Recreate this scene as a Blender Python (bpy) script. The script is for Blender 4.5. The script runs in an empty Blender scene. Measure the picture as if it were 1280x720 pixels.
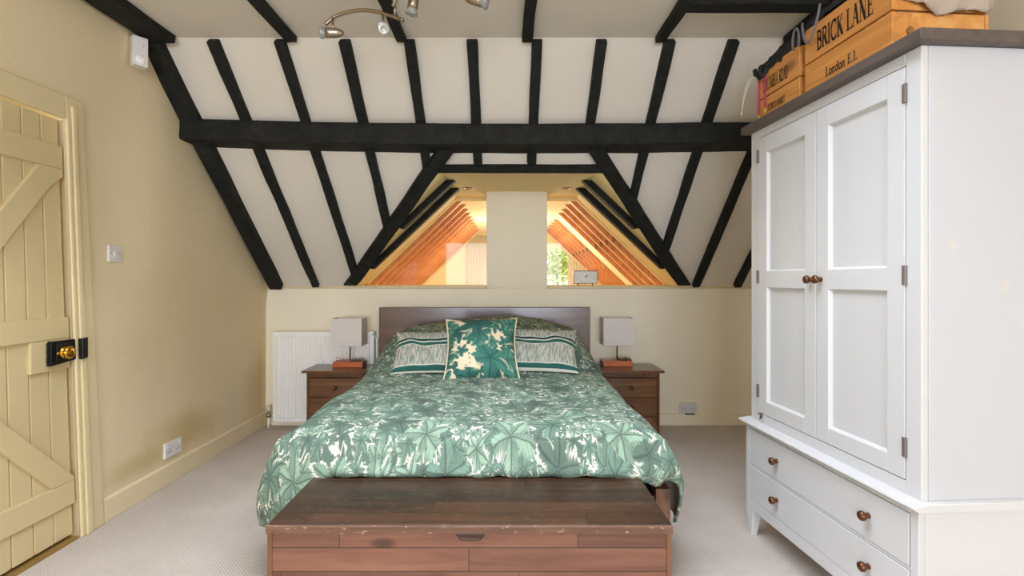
import bpy, bmesh, math, random
from mathutils import Vector, Matrix, noise
random.seed(7)
C = bpy.context.scene.collection
PI = math.pi
F, VX, VY, EYE = 620.0, 632.0, 350.0, 1.22      # focal length in pixels, vanishing point, eye height


def P(px, py, Y):
    """a point of the place seen at (px, py) and Y metres away"""
    return Vector(((px - VX) * Y / F, Y, EYE - (py - VY) * Y / F))


def s2l(c):
    c = c / 255.0
    return c / 12.92 if c <= 0.04045 else ((c + 0.055) / 1.055) ** 2.4


def col(r, g, b):
    return (s2l(r), s2l(g), s2l(b), 1.0)


# ------------------------------------------------------------------ node helpers
class S:
    def __init__(s, nt, sock):
        s.nt, s.k = nt, sock

    def _m(s, op, *a):
        n = s.nt.nodes.new('ShaderNodeMath')
        n.operation = op
        for i, v in enumerate((s,) + a):
            if isinstance(v, S):
                s.nt.links.new(v.k, n.inputs[i])
            else:
                n.inputs[i].default_value = v
        return S(s.nt, n.outputs[0])

    def __add__(s, o): return s._m('ADD', o)
    def __sub__(s, o): return s._m('SUBTRACT', o)
    def __mul__(s, o): return s._m('MULTIPLY', o)
    def __truediv__(s, o): return s._m('DIVIDE', o)
    def rsub(s, v): return (s * -1.0) + v
    def lt(s, o): return s._m('LESS_THAN', o)
    def gt(s, o): return s._m('GREATER_THAN', o)
    def abs(s): return s._m('ABSOLUTE')
    def sin(s): return s._m('SINE')
    def cos(s): return s._m('COSINE')
    def pow(s, o): return s._m('POWER', o)
    def fract(s): return s._m('FRACT')
    def floor(s): return s._m('FLOOR')
    def max(s, o): return s._m('MAXIMUM', o)
    def min(s, o): return s._m('MINIMUM', o)
    def step(s, a, b):
        n = s.nt.nodes.new('ShaderNodeMapRange')
        n.interpolation_type = 'SMOOTHSTEP'
        s.nt.links.new(s.k, n.inputs[0])
        n.inputs[1].default_value = a
        n.inputs[2].default_value = b
        return S(s.nt, n.outputs[0])


class Mat:
    def __init__(m, name, base=(0.8, 0.8, 0.8, 1), rough=0.6, metal=0.0, spec=0.5):
        m.m = bpy.data.materials.new(name)
        m.m.use_nodes = True
        m.nt = m.m.node_tree
        m.b = m.nt.nodes['Principled BSDF']
        m.b.inputs['Base Color'].default_value = base
        m.b.inputs['Roughness'].default_value = rough
        m.b.inputs['Metallic'].default_value = metal
        m.b.inputs['Specular IOR Level'].default_value = spec
        m.m.diffuse_color = base

    def n(m, t):
        return m.nt.nodes.new(t)

    def link(m, a, b):
        m.nt.links.new(a.k if isinstance(a, S) else a, b)

    def coord(m, which='Object'):
        return m.n('ShaderNodeTexCoord').outputs[which]

    def scaled(m, vec, sc, loc=(0, 0, 0)):
        n = m.n('ShaderNodeMapping')
        n.inputs['Scale'].default_value = sc
        n.inputs['Location'].default_value = loc
        m.link(vec, n.inputs['Vector'])
        return n.outputs[0]

    def sep(m, vec):
        n = m.n('ShaderNodeSeparateXYZ')
        m.link(vec, n.inputs[0])
        return [S(m.nt, o) for o in n.outputs]

    def comb(m, x, y, z=0.0):
        n = m.n('ShaderNodeCombineXYZ')
        for i, v in enumerate((x, y, z)):
            if isinstance(v, S):
                m.link(v, n.inputs[i])
            else:
                n.inputs[i].default_value = v
        return n.outputs[0]

    def noise(m, vec, scale=5.0, detail=3.0, rough=0.55, dist=0.0):
        n = m.n('ShaderNodeTexNoise')
        n.inputs['Scale'].default_value = scale
        n.inputs['Detail'].default_value = detail
        n.inputs['Roughness'].default_value = rough
        n.inputs['Distortion'].default_value = dist
        m.link(vec, n.inputs['Vector'])
        return S(m.nt, n.outputs[0])

    def ramp(m, fac, stops):
        n = m.n('ShaderNodeValToRGB')
        e = n.color_ramp.elements
        while len(e) < len(stops):
            e.new(0.5)
        for i, (p, c) in enumerate(stops):
            e[i].position = p
            e[i].color = c
        m.link(fac, n.inputs[0])
        return n.outputs[0]

    def mix(m, fac, a, b, mode='MIX'):
        n = m.n('ShaderNodeMix')
        n.data_type = 'RGBA'
        n.blend_type = mode
        for sock, v in ((n.inputs[0], fac), (n.inputs[6], a), (n.inputs[7], b)):
            if isinstance(v, (tuple, list, float, int)):
                sock.default_value = v
            else:
                m.link(v, sock)
        return n.outputs[2]

    def color(m, c):
        m.link(c, m.b.inputs['Base Color'])
        return m

    def bump(m, h, strength=0.3, dist=0.01):
        n = m.n('ShaderNodeBump')
        n.inputs['Strength'].default_value = strength
        n.inputs['Distance'].default_value = dist
        m.link(h, n.inputs['Height'])
        m.link(n.outputs[0], m.b.inputs['Normal'])
        return m


def paint(name, c, rough=0.6, var=0.05, scale=2.0, bump=0.15, spec=0.3, stain=None):
    m = Mat(name, c, rough, spec=spec)
    v = m.coord()
    f = m.noise(v, scale, 4.0)
    d = tuple(x * (1 - var) for x in c[:3]) + (1,)
    l = tuple(min(1, x * (1 + var)) for x in c[:3]) + (1,)
    k = m.ramp(f, [(0.3, d), (0.7, l)])
    if stain:
        for (pos, rad, sc) in stain:
            n = m.n('ShaderNodeVectorMath'); n.operation = 'SUBTRACT'
            m.link(v, n.inputs[0]); n.inputs[1].default_value = pos
            x, y, z = m.sep(n.outputs[0])
            q = ((y / rad[0]).pow(2.0) + (z / rad[1]).pow(2.0)).pow(0.5)
            q = q + m.noise(v, 4.0, 3.0) * 0.7
            k = m.mix(q.step(1.35, 0.45) * 0.6, k, sc)
    m.color(k)
    if bump:
        m.bump(m.noise(v, scale * 9, 4.0), bump, 0.01)
    return m.m


def wood(name, dark, mid, light, axis=0, rough=0.35, plank=None, knots=True, gs=1.0, scuffs=0.0, coat=0.0, gap=0.03, bump=0.15):
    """grain along axis; plank = (axis across, board width, axis along, board length)"""
    m = Mat(name, mid, rough)
    v = m.coord()
    xyz = m.sep(v)
    shade = None
    if plank:
        pa, pw, la, ll = plank
        row = (xyz[pa] / pw).floor()
        wn = m.n('ShaderNodeTexWhiteNoise'); wn.noise_dimensions = '1D'
        m.link(row, wn.inputs['W'])
        off = S(m.nt, wn.outputs['Value'])
        cell = (xyz[la] / ll + off).floor()
        wn2 = m.n('ShaderNodeTexWhiteNoise'); wn2.noise_dimensions = '2D'
        m.link(m.comb(row, cell), wn2.inputs['Vector'])
        shade = S(m.nt, wn2.outputs['Value'])
        fr = (xyz[pa] / pw).fract()
        fl = (xyz[la] / ll + off).fract()
        ga = (fr.lt(gap)).max(fl.lt(gap * pw / ll * 0.7))
        va = m.n('ShaderNodeVectorMath'); va.operation = 'ADD'
        m.link(v, va.inputs[0]); m.link(m.comb(shade * 7.0, shade * 3.0, shade * 5.0), va.inputs[1])
        v = va.outputs[0]
    sc = [26 * gs, 26 * gs, 26 * gs]
    sc[axis] = 2.2 * gs
    g = m.noise(m.scaled(v, sc), 1.0, 5.0, 0.6, 0.6)
    sc2 = [5 * gs, 5 * gs, 5 * gs]; sc2[axis] = 1.0 * gs
    g2 = m.noise(m.scaled(v, sc2), 1.0, 2.0, 0.5, 0.4)
    f = g * 0.65 + g2 * 0.35
    k = m.ramp(f, [(0.3, dark), (0.5, mid), (0.72, light)])
    if knots:
        vo = m.n('ShaderNodeTexVoronoi')
        s3 = [6.0 * gs] * 3; s3[axis] = 3.0 * gs
        m.link(m.scaled(v, s3), vo.inputs['Vector']); vo.inputs['Scale'].default_value = 1.0
        kd = S(m.nt, vo.outputs['Distance'])
        k = m.mix(kd.step(0.17, 0.04) * 0.75, k, tuple(x * 0.35 for x in dark[:3]) + (1,))
    if shade is not None:
        hs = m.ramp(shade, [(0.0, (0.66, 0.66, 0.66, 1)), (1.0, (1.25, 1.25, 1.25, 1))])
        k = m.mix(1.0, k, hs, 'MULTIPLY')
        k = m.mix(ga * 0.75, k, tuple(x * 0.2 for x in dark[:3]) + (1,))
    if scuffs:
        s4 = [80.0] * 3; s4[axis] = 26.0
        sn = m.noise(m.scaled(v, s4), 1.0, 4.0, 0.7)
        k = m.mix(sn.step(0.60, 0.65) * scuffs, k, col(196, 158, 116))
    m.color(k)
    m.bump(g, bump, 0.003)
    if coat:
        m.b.inputs['Coat Weight'].default_value = coat
        m.b.inputs['Coat Roughness'].default_value = 0.18
    return m.m


def leaf_material(name, layers, ground, palette, rough=0.85, cover=(38.0, 0.40, 0.52)):
    m = Mat(name, ground, rough, spec=0.15)
    uv = m.coord('UV')
    warp = m.n('ShaderNodeTexNoise'); warp.inputs['Scale'].default_value = 9.0; warp.inputs['Detail'].default_value = 2.0
    m.link(uv, warp.inputs['Vector'])
    wv = m.n('ShaderNodeVectorMath'); wv.operation = 'MULTIPLY_ADD'
    m.link(warp.outputs['Color'], wv.inputs[0]); wv.inputs[1].default_value = (0.03, 0.03, 0); m.link(uv, wv.inputs[2])
    fine = m.noise(uv, 60.0, 3.0, 0.6)
    k = None
    base = m.mix(m.noise(uv, cover[0], 2.0).step(cover[1], cover[2]), ground, palette[2])
    k = base
    for li, (cell, present, L, W) in enumerate(layers):
        sc = 1.0 / cell
        p = m.scaled(wv.outputs[0], (sc, sc, 0), (3.7 * li + 11.3, 1.9 * li + 7.1, 0))
        vo = m.n('ShaderNodeTexVoronoi'); vo.voronoi_dimensions = '2D'
        vo.inputs['Scale'].default_value = 1.0; vo.inputs['Randomness'].default_value = 0.75
        m.link(p, vo.inputs['Vector'])
        d = m.n('ShaderNodeVectorMath'); d.operation = 'SUBTRACT'
        m.link(p, d.inputs[0]); m.link(vo.outputs['Position'], d.inputs[1])
        x, y, _ = m.sep(d.outputs[0])
        cr = m.n('ShaderNodeSeparateColor'); m.link(vo.outputs['Color'], cr.inputs[0])
        r1, r2, r3 = [S(m.nt, o) for o in cr.outputs[:3]]
        r = (x * x + y * y).pow(0.5)
        th = y._m('ARCTAN2', x) + r1 * 6.283
        seg = 2 * PI / 5
        ph = th._m('WRAP', seg / 2, -seg / 2)
        lid = ((th + seg / 2) / seg).floor()
        a = r * ph.cos()
        b = r * ph.sin()
        t = (a / L).max(0.001).min(1.0)
        w = (t.pow(0.75) * t.rsub(1.0).pow(0.6)) * (W * 1.9)
        ser = ((a * 13.0 - b.abs() * 5.0).fract() - 0.5) * 0.055
        edge = w + ser - b.abs()
        mask = edge.gt(0.0) * r3.lt(present)
        tone = m.ramp(r2, [(0.0, palette[0]), (0.38, palette[0]), (0.42, palette[1]), (0.74, palette[1]), (0.78, palette[2]), (1.0, palette[2])])
        tone.node.color_ramp.interpolation = 'LINEAR'
        vein = (b.abs()).step(0.035, 0.0)
        side = (((a - b.abs() * 1.1) * 8.0).fract() - 0.5).abs().step(0.12, 0.0) * 0.55
        half = b.step(-0.06, 0.06)
        c = m.mix(half * 0.45 + fine * 0.25, tone, palette[2])
        c = m.mix(t.step(0.5, 0.0) * 0.35, c, palette[3])
        c = m.mix(vein.max(side) * 0.75, c, palette[3])
        rim = edge.step(0.10, 0.02) * (b.gt(0.0)) * ((r1 * 7.0 + lid * 0.37).fract().gt(0.45)) * t.step(0.35, 0.6)
        c = m.mix(rim * 0.9, c, ground)
        line = edge.step(0.03, 0.0) * 0.5
        c = m.mix(line, c, palette[3])
        k = m.mix(mask, k, c)
    m.color(k)
    m.bump(m.noise(uv, 250.0, 2.0), 0.08, 0.002)
    return m.m


# ------------------------------------------------------------------ mesh builder
class MB:
    def __init__(s):
        s.v, s.f, s.uv, s.mi = [], [], {}, []

    def face(s, idx, mi=0):
        s.f.append(tuple(idx)); s.mi.append(mi)

    def quadpts(s, pts, mi=0):
        n = len(s.v)
        s.v += [Vector(p) for p in pts]
        s.face(range(n, n + len(pts)), mi)
        return s

    def hexa(s, p, mi=0):
        """8 points: bottom loop 0-3, top loop 4-7"""
        n = len(s.v)
        s.v += [Vector(q) for q in p]
        for q in ((3, 2, 1, 0), (4, 5, 6, 7), (0, 1, 5, 4), (1, 2, 6, 5), (2, 3, 7, 6), (3, 0, 4, 7)):
            s.face([n + i for i in q], mi)
        return s

    def box(s, a, b, mi=0):
        x0, y0, z0 = a; x1, y1, z1 = b
        return s.hexa([(x0, y0, z0), (x1, y0, z0), (x1, y1, z0), (x0, y1, z0), (x0, y0, z1), (x1, y0, z1), (x1, y1, z1), (x0, y1, z1)], mi)

    def prism(s, poly, vec, mi=0):
        n = len(s.v); k = len(poly); vec = Vector(vec)
        s.v += [Vector(p) for p in poly] + [Vector(p) + vec for p in poly]
        s.face(list(range(n, n + k))[::-1], mi); s.face(range(n + k, n + 2 * k), mi)
        for i in range(k):
            j = (i + 1) % k
            s.face((n + i, n + j, n + k + j, n + k + i), mi)
        return s

    def loft(s, rings, cap=True, closed=True, mi=0):
        n = len(s.v); k = len(rings[0])
        for r in rings:
            s.v += [Vector(p) for p in r]
        for a in range(len(rings) - 1):
            for i in range(k if closed else k - 1):
                j = (i + 1) % k
                s.face((n + a * k + i, n + a * k + j, n + (a + 1) * k + j, n + (a + 1) * k + i), mi)
        if cap:
            s.face([n + i for i in range(k)][::-1], mi)
            s.face([n + (len(rings) - 1) * k + i for i in range(k)], mi)
        return s

    def tube(s, pts, r, k=10, cap=True, mi=0):
        pts = [Vector(p) for p in pts]
        rs = r if isinstance(r, (list, tuple)) else [r] * len(pts)
        rings = []
        up = None
        for i, p in enumerate(pts):
            t = (pts[min(i + 1, len(pts) - 1)] - pts[max(i - 1, 0)]).normalized()
            if up is None:
                up = Vector((0, 0, 1)) if abs(t.z) < 0.9 else Vector((1, 0, 0))
            a = t.cross(up).normalized(); b = a.cross(t).normalized()
            up = b
            rings.append([p + a * (math.cos(q) * rs[i]) + b * (math.sin(q) * rs[i]) for q in [2 * PI * j / k for j in range(k)]])
        return s.loft(rings, cap, mi=mi)

    def lathe(s, origin, axis, prof, k=20, mi=0):
        """prof: list of (distance along axis, radius)"""
        axis = Vector(axis).normalized(); o = Vector(origin)
        u = axis.orthogonal().normalized(); w = axis.cross(u)
        rings = [[o + axis * d + (u * math.cos(q) + w * math.sin(q)) * max(r, 1e-4) for q in [2 * PI * j / k for j in range(k)]] for d, r in prof]
        return s.loft(rings, True, mi=mi)

    def bar(s, p0, p1, w, d, n=14, jit=0.0, seed=0.0, mi=0):
        """four-sided timber from p0 to p1, w and d are vectors across it"""
        p0, p1, w, d = Vector(p0), Vector(p1), Vector(w), Vector(d)
        rings = []
        for i in range(n + 1):
            c = p0.lerp(p1, i / n)
            q = []
            for a, b in ((-.5, 0), (.5, 0), (.5, 1), (-.5, 1)):
                pt = c + w * a + d * b
                if jit:
                    nv = noise.noise_vector(pt * 4.0 + Vector((seed, a * 9, b * 7)))
                    pt = pt + w.normalized() * nv.x * jit + d.normalized() * nv.y * jit * (1 if b else 0)
                q.append(pt)
            rings.append(q)
        return s.loft(rings, True, mi=mi)

    def build(s, name, mats, parent=None, smooth=False, bevel=0.0, seg=2, angle=40, origin=None, solid=0.0, sub=0, recalc=True):
        me = bpy.data.meshes.new(name)
        org = Vector(origin) if origin is not None else Vector((0, 0, 0))
        me.from_pydata([tuple(v - org) for v in s.v], [], s.f)
        for i, p in enumerate(me.polygons):
            p.material_index = s.mi[i]
            p.use_smooth = smooth
        for mt in (mats if isinstance(mats, (list, tuple)) else [mats]):
            me.materials.append(mt)
        if s.uv:
            l = me.uv_layers.new(name='UVMap')
            for lp in me.loops:
                l.data[lp.index].uv = s.uv[lp.vertex_index]
        if recalc:
            bm = bmesh.new(); bm.from_mesh(me)
            bmesh.ops.recalc_face_normals(bm, faces=bm.faces)
            bm.to_mesh(me); bm.free()
        o = bpy.data.objects.new(name, me)
        C.objects.link(o)
        o.location = org
        if parent is not None:
            o.parent = parent
            if origin is not None:
                o.location = org - parent.location if not parent.rotation_euler.z else org
        if bevel:
            b = o.modifiers.new('edge', 'BEVEL'); b.width = bevel; b.segments = seg; b.limit_method = 'ANGLE'; b.angle_limit = math.radians(angle)
        if solid:
            b = o.modifiers.new('thick', 'SOLIDIFY'); b.thickness = solid; b.offset = -1
            if isinstance(mats, (list, tuple)) and len(mats) > 1:
                b.material_offset = 1
        if sub:
            b = o.modifiers.new('smooth', 'SUBSURF'); b.levels = sub; b.render_levels = sub
        return o


def shift(mb, v):
    v = Vector(v)
    mb.v = [p - v for p in mb.v]
    return mb


def thing(name, label, cat, loc=(0, 0, 0), rz=0.0, group=None):
    o = bpy.data.objects.new(name, None)
    C.objects.link(o)
    o.location = loc; o.rotation_euler = (0, 0, rz); o.empty_display_size = 0.1
    return tag(o, label, cat, group)


def tag(o, label, cat, group=None):
    o['label'] = label; o['category'] = cat
    if group:
        o['group'] = group
    return o


def structure(o):
    o['kind'] = 'structure'
    return o


def dup(root, loc, rz, label, group=None):
    r = root.copy(); C.objects.link(r)
    r.location = loc; r.rotation_euler = (0, 0, rz); r['label'] = label
    if group:
        r['group'] = group
    for ch in list(root.children):
        c = ch.copy(); C.objects.link(c); c.parent = r
        for g in ch.children:
            d = g.copy(); C.objects.link(d); d.parent = c
    return r


# ------------------------------------------------------------------ materials
CREAM = col(246, 237, 214)
m_cream_left = paint('cream_paint_dimmed', col(230, 213, 177), 0.75, 0.035, 1.3, 0.25,  # same cream as the back wall, darkened for the weaker light here
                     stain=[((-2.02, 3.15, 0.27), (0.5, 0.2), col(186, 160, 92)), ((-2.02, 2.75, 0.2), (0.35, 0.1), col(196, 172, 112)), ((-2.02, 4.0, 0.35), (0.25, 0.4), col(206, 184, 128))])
m_cream = paint('cream_wall_paint', CREAM, 0.7, 0.03, 1.3, 0.2)
m_white_plaster = paint('white_plaster', col(226, 218, 206), 0.8, 0.03, 1.2, 0.22)
m_recess = paint('recess_paint', col(242, 224, 170), 0.7, 0.02, 1.3, 0.1)
m_far = paint('far_room_paint', col(248, 236, 200), 0.7, 0.02, 1.3, 0.05)
m_trim = paint('cream_gloss_trim', col(224, 207, 165), 0.42, 0.03, 3.0, 0.08, spec=0.4)
m_door = paint('cream_door_paint', col(212, 193, 148), 0.45, 0.04, 3.0, 0.1, spec=0.4)
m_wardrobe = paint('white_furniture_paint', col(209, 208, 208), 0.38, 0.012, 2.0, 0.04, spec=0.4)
m_wardrobe_side = paint('white_paint_dimmed_side', col(198, 198, 202), 0.45, 0.01, 2.0, 0.03, spec=0.4,  # same white as the doors, darkened to offset strong window light
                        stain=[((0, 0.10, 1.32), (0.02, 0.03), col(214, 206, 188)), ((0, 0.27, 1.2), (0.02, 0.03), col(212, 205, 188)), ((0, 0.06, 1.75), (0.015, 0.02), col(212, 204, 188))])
m_black = Mat('black_stained_timber', col(34, 34, 31), 0.72, spec=0.2)
_v = m_black.coord()
m_black.color(m_black.ramp(m_black.noise(_v, 14.0, 5.0, 0.7), [(0.3, col(23, 23, 21)), (0.62, col(40, 40, 36)), (0.85, col(66, 62, 52))]))
m_black.bump(m_black.noise(_v, 22.0, 5.0, 0.7), 0.6, 0.01)
m_black = m_black.m
m_orange = wood('orange_pine', col(158, 98, 56), col(194, 124, 72), col(214, 152, 100), axis=2, rough=0.5, gs=1.0)
m_walnut = wood('dark_walnut_stain', col(60, 34, 15), col(108, 68, 34), col(150, 100, 56), axis=0, rough=0.32, coat=0.4)
m_walnut_v = wood('dark_walnut_upright', col(56, 32, 15), col(98, 60, 30), col(134, 88, 48), axis=2, rough=0.35)
m_headboard = wood('headboard_wood', col(64, 37, 24), col(92, 56, 38), col(116, 74, 52), axis=0, rough=0.28, gs=0.7, coat=1.0)
m_lid = wood('chest_lid_boards', col(38, 21, 12), col(60, 36, 22), col(82, 52, 34), axis=0, rough=0.42, plank=(1, 0.088, 0, 0.9), scuffs=0.10, coat=0.12, gap=0.05, knots=False)
m_front = wood('chest_front_boards', col(86, 54, 40), col(120, 79, 60), col(142, 99, 78), axis=0, rough=0.45, plank=(2, 0.075, 0, 0.75), coat=0.1, gap=0.045)
m_chest_edge = wood('chest_edge_wood', col(84, 56, 42), col(108, 76, 58), col(134, 102, 82), axis=0, rough=0.4, scuffs=0.85, knots=False)
m_chest_side = wood('chest_side_wood', col(88, 58, 40), col(120, 82, 58), col(140, 102, 76), axis=2, rough=0.4)
m_lampbase = wood('lamp_base_wood', col(160, 76, 38), col(202, 106, 60), col(220, 130, 80), axis=0, rough=0.35, knots=False, coat=0.3)
m_lampdark = wood('lamp_base_end_wood', col(44, 24, 14), col(60, 34, 20), col(92, 56, 34), axis=0, rough=0.4, knots=False)
m_crate = wood('crate_pine', col(188, 118, 50), col(220, 152, 78), col(234, 176, 106), axis=0, rough=0.5, gs=0.8)
m_topboard = wood('grey_brown_top', col(72, 62, 56), col(92, 81, 74), col(108, 96, 88), axis=0, rough=0.45, knots=False)
m_nickel = Mat('satin_nickel', col(176, 160, 140), 0.3, 1.0).m
m_brass = Mat('polished_brass', col(212, 160, 60), 0.2, 1.0).m
m_iron = Mat('black_iron', col(24, 26, 24), 0.45, 0.4)
m_iron.bump(m_iron.noise(m_iron.coord(), 60.0, 3.0), 0.3, 0.004); m_iron = m_iron.m
m_hinge = Mat('dark_hinge_steel', col(124, 114, 110), 0.4, 0.4).m
m_knob = Mat('bronze_knob', col(112, 74, 50), 0.28, 0.75).m
m_plastic = Mat('white_plastic', col(226, 224, 222), 0.35).m
m_plastic_dark = Mat('dark_recess_plastic', col(60, 56, 52), 0.5).m
m_rad = Mat('radiator_enamel', col(250, 249, 246), 0.35).m
m_chrome = Mat('chrome', col(190, 190, 190), 0.15, 1.0).m
m_shade = Mat('white_linen_shade', col(226, 219, 214), 0.9, spec=0.1)
m_shade.bump(m_shade.noise(m_shade.coord(), 300.0, 2.0), 0.15, 0.001); m_shade = m_shade.m
m_ink = Mat('black_ink', col(42, 30, 20), 0.8).m
m_charcoal = Mat('charcoal_cloth', col(52, 52, 54), 0.9, spec=0.15)
m_charcoal.bump(m_charcoal.noise(m_charcoal.coord(), 120.0, 3.0), 0.4, 0.003); m_charcoal = m_charcoal.m
m_linen = Mat('grey_linen', col(186, 170, 154), 0.95, spec=0.1)
m_linen.bump(m_linen.noise(m_linen.coord(), 200.0, 3.0), 0.3, 0.002); m_linen = m_linen.m
m_cord = Mat('grey_cord', col(112, 106, 108), 0.7).m
m_whitecord = Mat('white_cord', col(214, 208, 200), 0.6).m
m_magenta = Mat('magenta_ribbon', col(206, 62, 112), 0.6).m
m_gold = Mat('gold_thread', col(206, 166, 80), 0.5).m
m_maroon = Mat('maroon_scrap', col(88, 56, 58), 0.7).m
m_darkred = Mat('dark_red_wire', col(150, 40, 58), 0.35).m
m_lining = Mat('pale_duvet_lining', col(222, 220, 212), 0.9, spec=0.1).m
m_mattress_shade = Mat('mattress_shade_dark', col(34, 33, 34), 0.9, spec=0.1).m  # near-black stands for the shadow under the duvet
m_piping = Mat('cream_piping', col(232, 216, 182), 0.85, spec=0.1).m
m_frame = Mat('white_window_frame', col(240, 238, 230), 0.5).m
m_curtain = Mat('sheer_white_curtain', col(246, 240, 226), 0.9, spec=0.1)
_mx2 = m_curtain.n('ShaderNodeMixShader'); _tr = m_curtain.n('ShaderNodeBsdfTranslucent'); _tr.inputs[0].default_value = col(246, 236, 206)
m_curtain.link(m_curtain.b.outputs[0], _mx2.inputs[1]); m_curtain.link(_tr.outputs[0], _mx2.inputs[2]); _mx2.inputs[0].default_value = 0.2
_mx3 = m_curtain.n('ShaderNodeMixShader'); _tp = m_curtain.n('ShaderNodeBsdfTransparent'); _mx3.inputs[0].default_value = 0.15
m_curtain.link(_mx2.outputs[0], _mx3.inputs[1]); m_curtain.link(_tp.outputs[0], _mx3.inputs[2]); m_curtain.link(_mx3.outputs[0], m_curtain.nt.nodes['Material Output'].inputs[0])
m_curtain = m_curtain.m
m_clockrim = Mat('clock_rim', col(128, 108, 86), 0.4, 0.6).m
m_clockface = Mat('clock_face', col(226, 222, 218), 0.4).m
m_valve = Mat('cream_valve_cap', col(222, 216, 190), 0.4).m
m_gapdark = Mat('threshold_wood', col(150, 118, 62), 0.6).m
m_redled = Mat('red_led', col(200, 70, 50), 0.3).m
m_led = bpy.data.materials['red_led']

# carpet: fine woven loops
_c = Mat('beige_carpet', col(198, 188, 178), 0.95, spec=0.08)
_v = _c.coord()
_x, _y, _z = _c.sep(_v)
_w = ((_x * 420.0).sin() * (_y * 420.0).sin()) * 0.5 + 0.5
_n = _c.noise(_v, 3.0, 4.0)
_k = _c.ramp(_n, [(0.3, col(196, 184, 174)), (0.7, col(209, 198, 188))])
_k = _c.mix(_w * 0.18, _k, col(176, 165, 157))
_k = _c.mix(_c.noise(_v, 160.0, 2.0).step(0.45, 0.8) * 0.3, _k, col(178, 168, 160))
_c.color(_k); _c.bump(_w + _c.noise(_v, 160.0, 2.0), 0.5, 0.004)
m_carpet = _c.m

# glass
_g = bpy.data.materials.new('clear_glass'); _g.use_nodes = True
_nt = _g.node_tree
for _nd in list(_nt.nodes):
    if _nd.type == 'BSDF_PRINCIPLED':
        _nt.nodes.remove(_nd)
_o = _nt.nodes['Material Output']
_t = _nt.nodes.new('ShaderNodeBsdfTransparent'); _gl = _nt.nodes.new('ShaderNodeBsdfGlossy'); _gl.inputs['Roughness'].default_value = 0.01
_mx = _nt.nodes.new('ShaderNodeMixShader'); _fr = _nt.nodes.new('ShaderNodeFresnel'); _fr.inputs[0].default_value = 1.38
_nt.links.new(_fr.outputs[0], _mx.inputs[0]); _nt.links.new(_t.outputs[0], _mx.inputs[1]); _nt.links.new(_gl.outputs[0], _mx.inputs[2]); _nt.links.new(_mx.outputs[0], _o.inputs[0])
m_glass = _g
m_bulbglass = Mat('bulb_glass', col(225, 228, 226), 0.08)
m_bulbglass.b.inputs['Transmission Weight'].default_value = 0.7
m_bulbglass = m_bulbglass.m
m_reflector = Mat('bulb_reflector', col(235, 232, 225), 0.15, 1.0).m

PAL = [col(152, 176, 152), col(118, 144, 126), col(97, 114, 101), col(66, 78, 71)]
m_duvet = leaf_material('leaf_print_cotton', [(0.055, 0.85, 0.60, 0.21), (0.068, 0.75, 0.60, 0.22), (0.105, 0.6, 0.60, 0.22), (0.165, 0.5, 0.62, 0.225)], col(226, 222, 206), PAL)
PAL2 = [col(104, 164, 142), col(78, 136, 120), col(62, 108, 100), col(36, 74, 70)]
m_leafcushion = leaf_material('large_leaf_print', [(0.09, 0.6, 0.6, 0.24), (0.14, 0.8, 0.6, 0.26), (0.215, 0.8, 0.58, 0.28)], col(238, 220, 188), PAL2, cover=(16.0, 0.56, 0.60))


def stripe_material():
    m = Mat('ikat_stripe_linen', col(170, 172, 160), 0.9, spec=0.1)
    uv = m.coord('UV')
    x, y, _ = m.sep(uv)
    f = m.noise(m.scaled(uv, (95, 17, 1)), 1.0, 3.0, 0.6, 0.3)
    g = m.noise(m.scaled(uv, (60, 9, 1), (5, 2, 0)), 1.0, 2.0)
    k = m.ramp(f, [(0.34, col(112, 134, 126)), (0.47, col(156, 160, 148)), (0.60, col(200, 196, 182))])
    k = m.mix(g.step(0.5, 0.7) * 0.4, k, col(186, 164, 150))

    def band(k, c0, c1, c):
        return m.mix((y.gt(c0)) * (y.lt(c1)), k, c)
    teal, dark, cream = col(52, 98, 90), col(44, 72, 68), col(216, 214, 200)
    k = band(k, 0.014, 0.080, cream)
    k = band(k, 0.019, 0.044, teal)
    k = band(k, 0.054, 0.074, dark)
    k = band(k, -0.17, -0.126, cream)
    k = band(k, -0.159, -0.132, teal)
    m.color(k)
    m.bump(m.noise(uv, 300.0, 2.0), 0.1, 0.001)
    return m.m


m_stripe = stripe_material()

# ------------------------------------------------------------------ the room
XL, XR, YB, YW, YF = -2.02, 2.08, -5.5, 4.18, 8.0     # left, right, rear, knee wall, far end
HC = 2.53                                              # ceiling
KS, KN = 0.918, 1.153                                  # slope pitch, knee height


def slope_y(h): return YW - (h - KN) / KS
def slope_h(y): return KN + KS * (YW - y)


SN = Vector((0, -KS, -1)).normalized()                 # into the room
ST = Vector((0, -1, KS)).normalized()                  # up the slope
GX, GH, GS, GC = 0.0975, 1.375, 0.953, 1.965           # cross gable: axis, half width at sill, pitch, ceiling


def gable_half(h): return GH - (h - 1.17) / GS


def sstep(a, b, t):
    t = max(0.0, min(1.0, (t - a) / (b - a)))
    return t * t * (3 - 2 * t)


# floor
fl = MB().box((XL - 0.1, YB - 0.1, -0.1), (XR + 0.1, YW + 0.05, 0.0))
structure(fl.build('floor', m_carpet))

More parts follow.
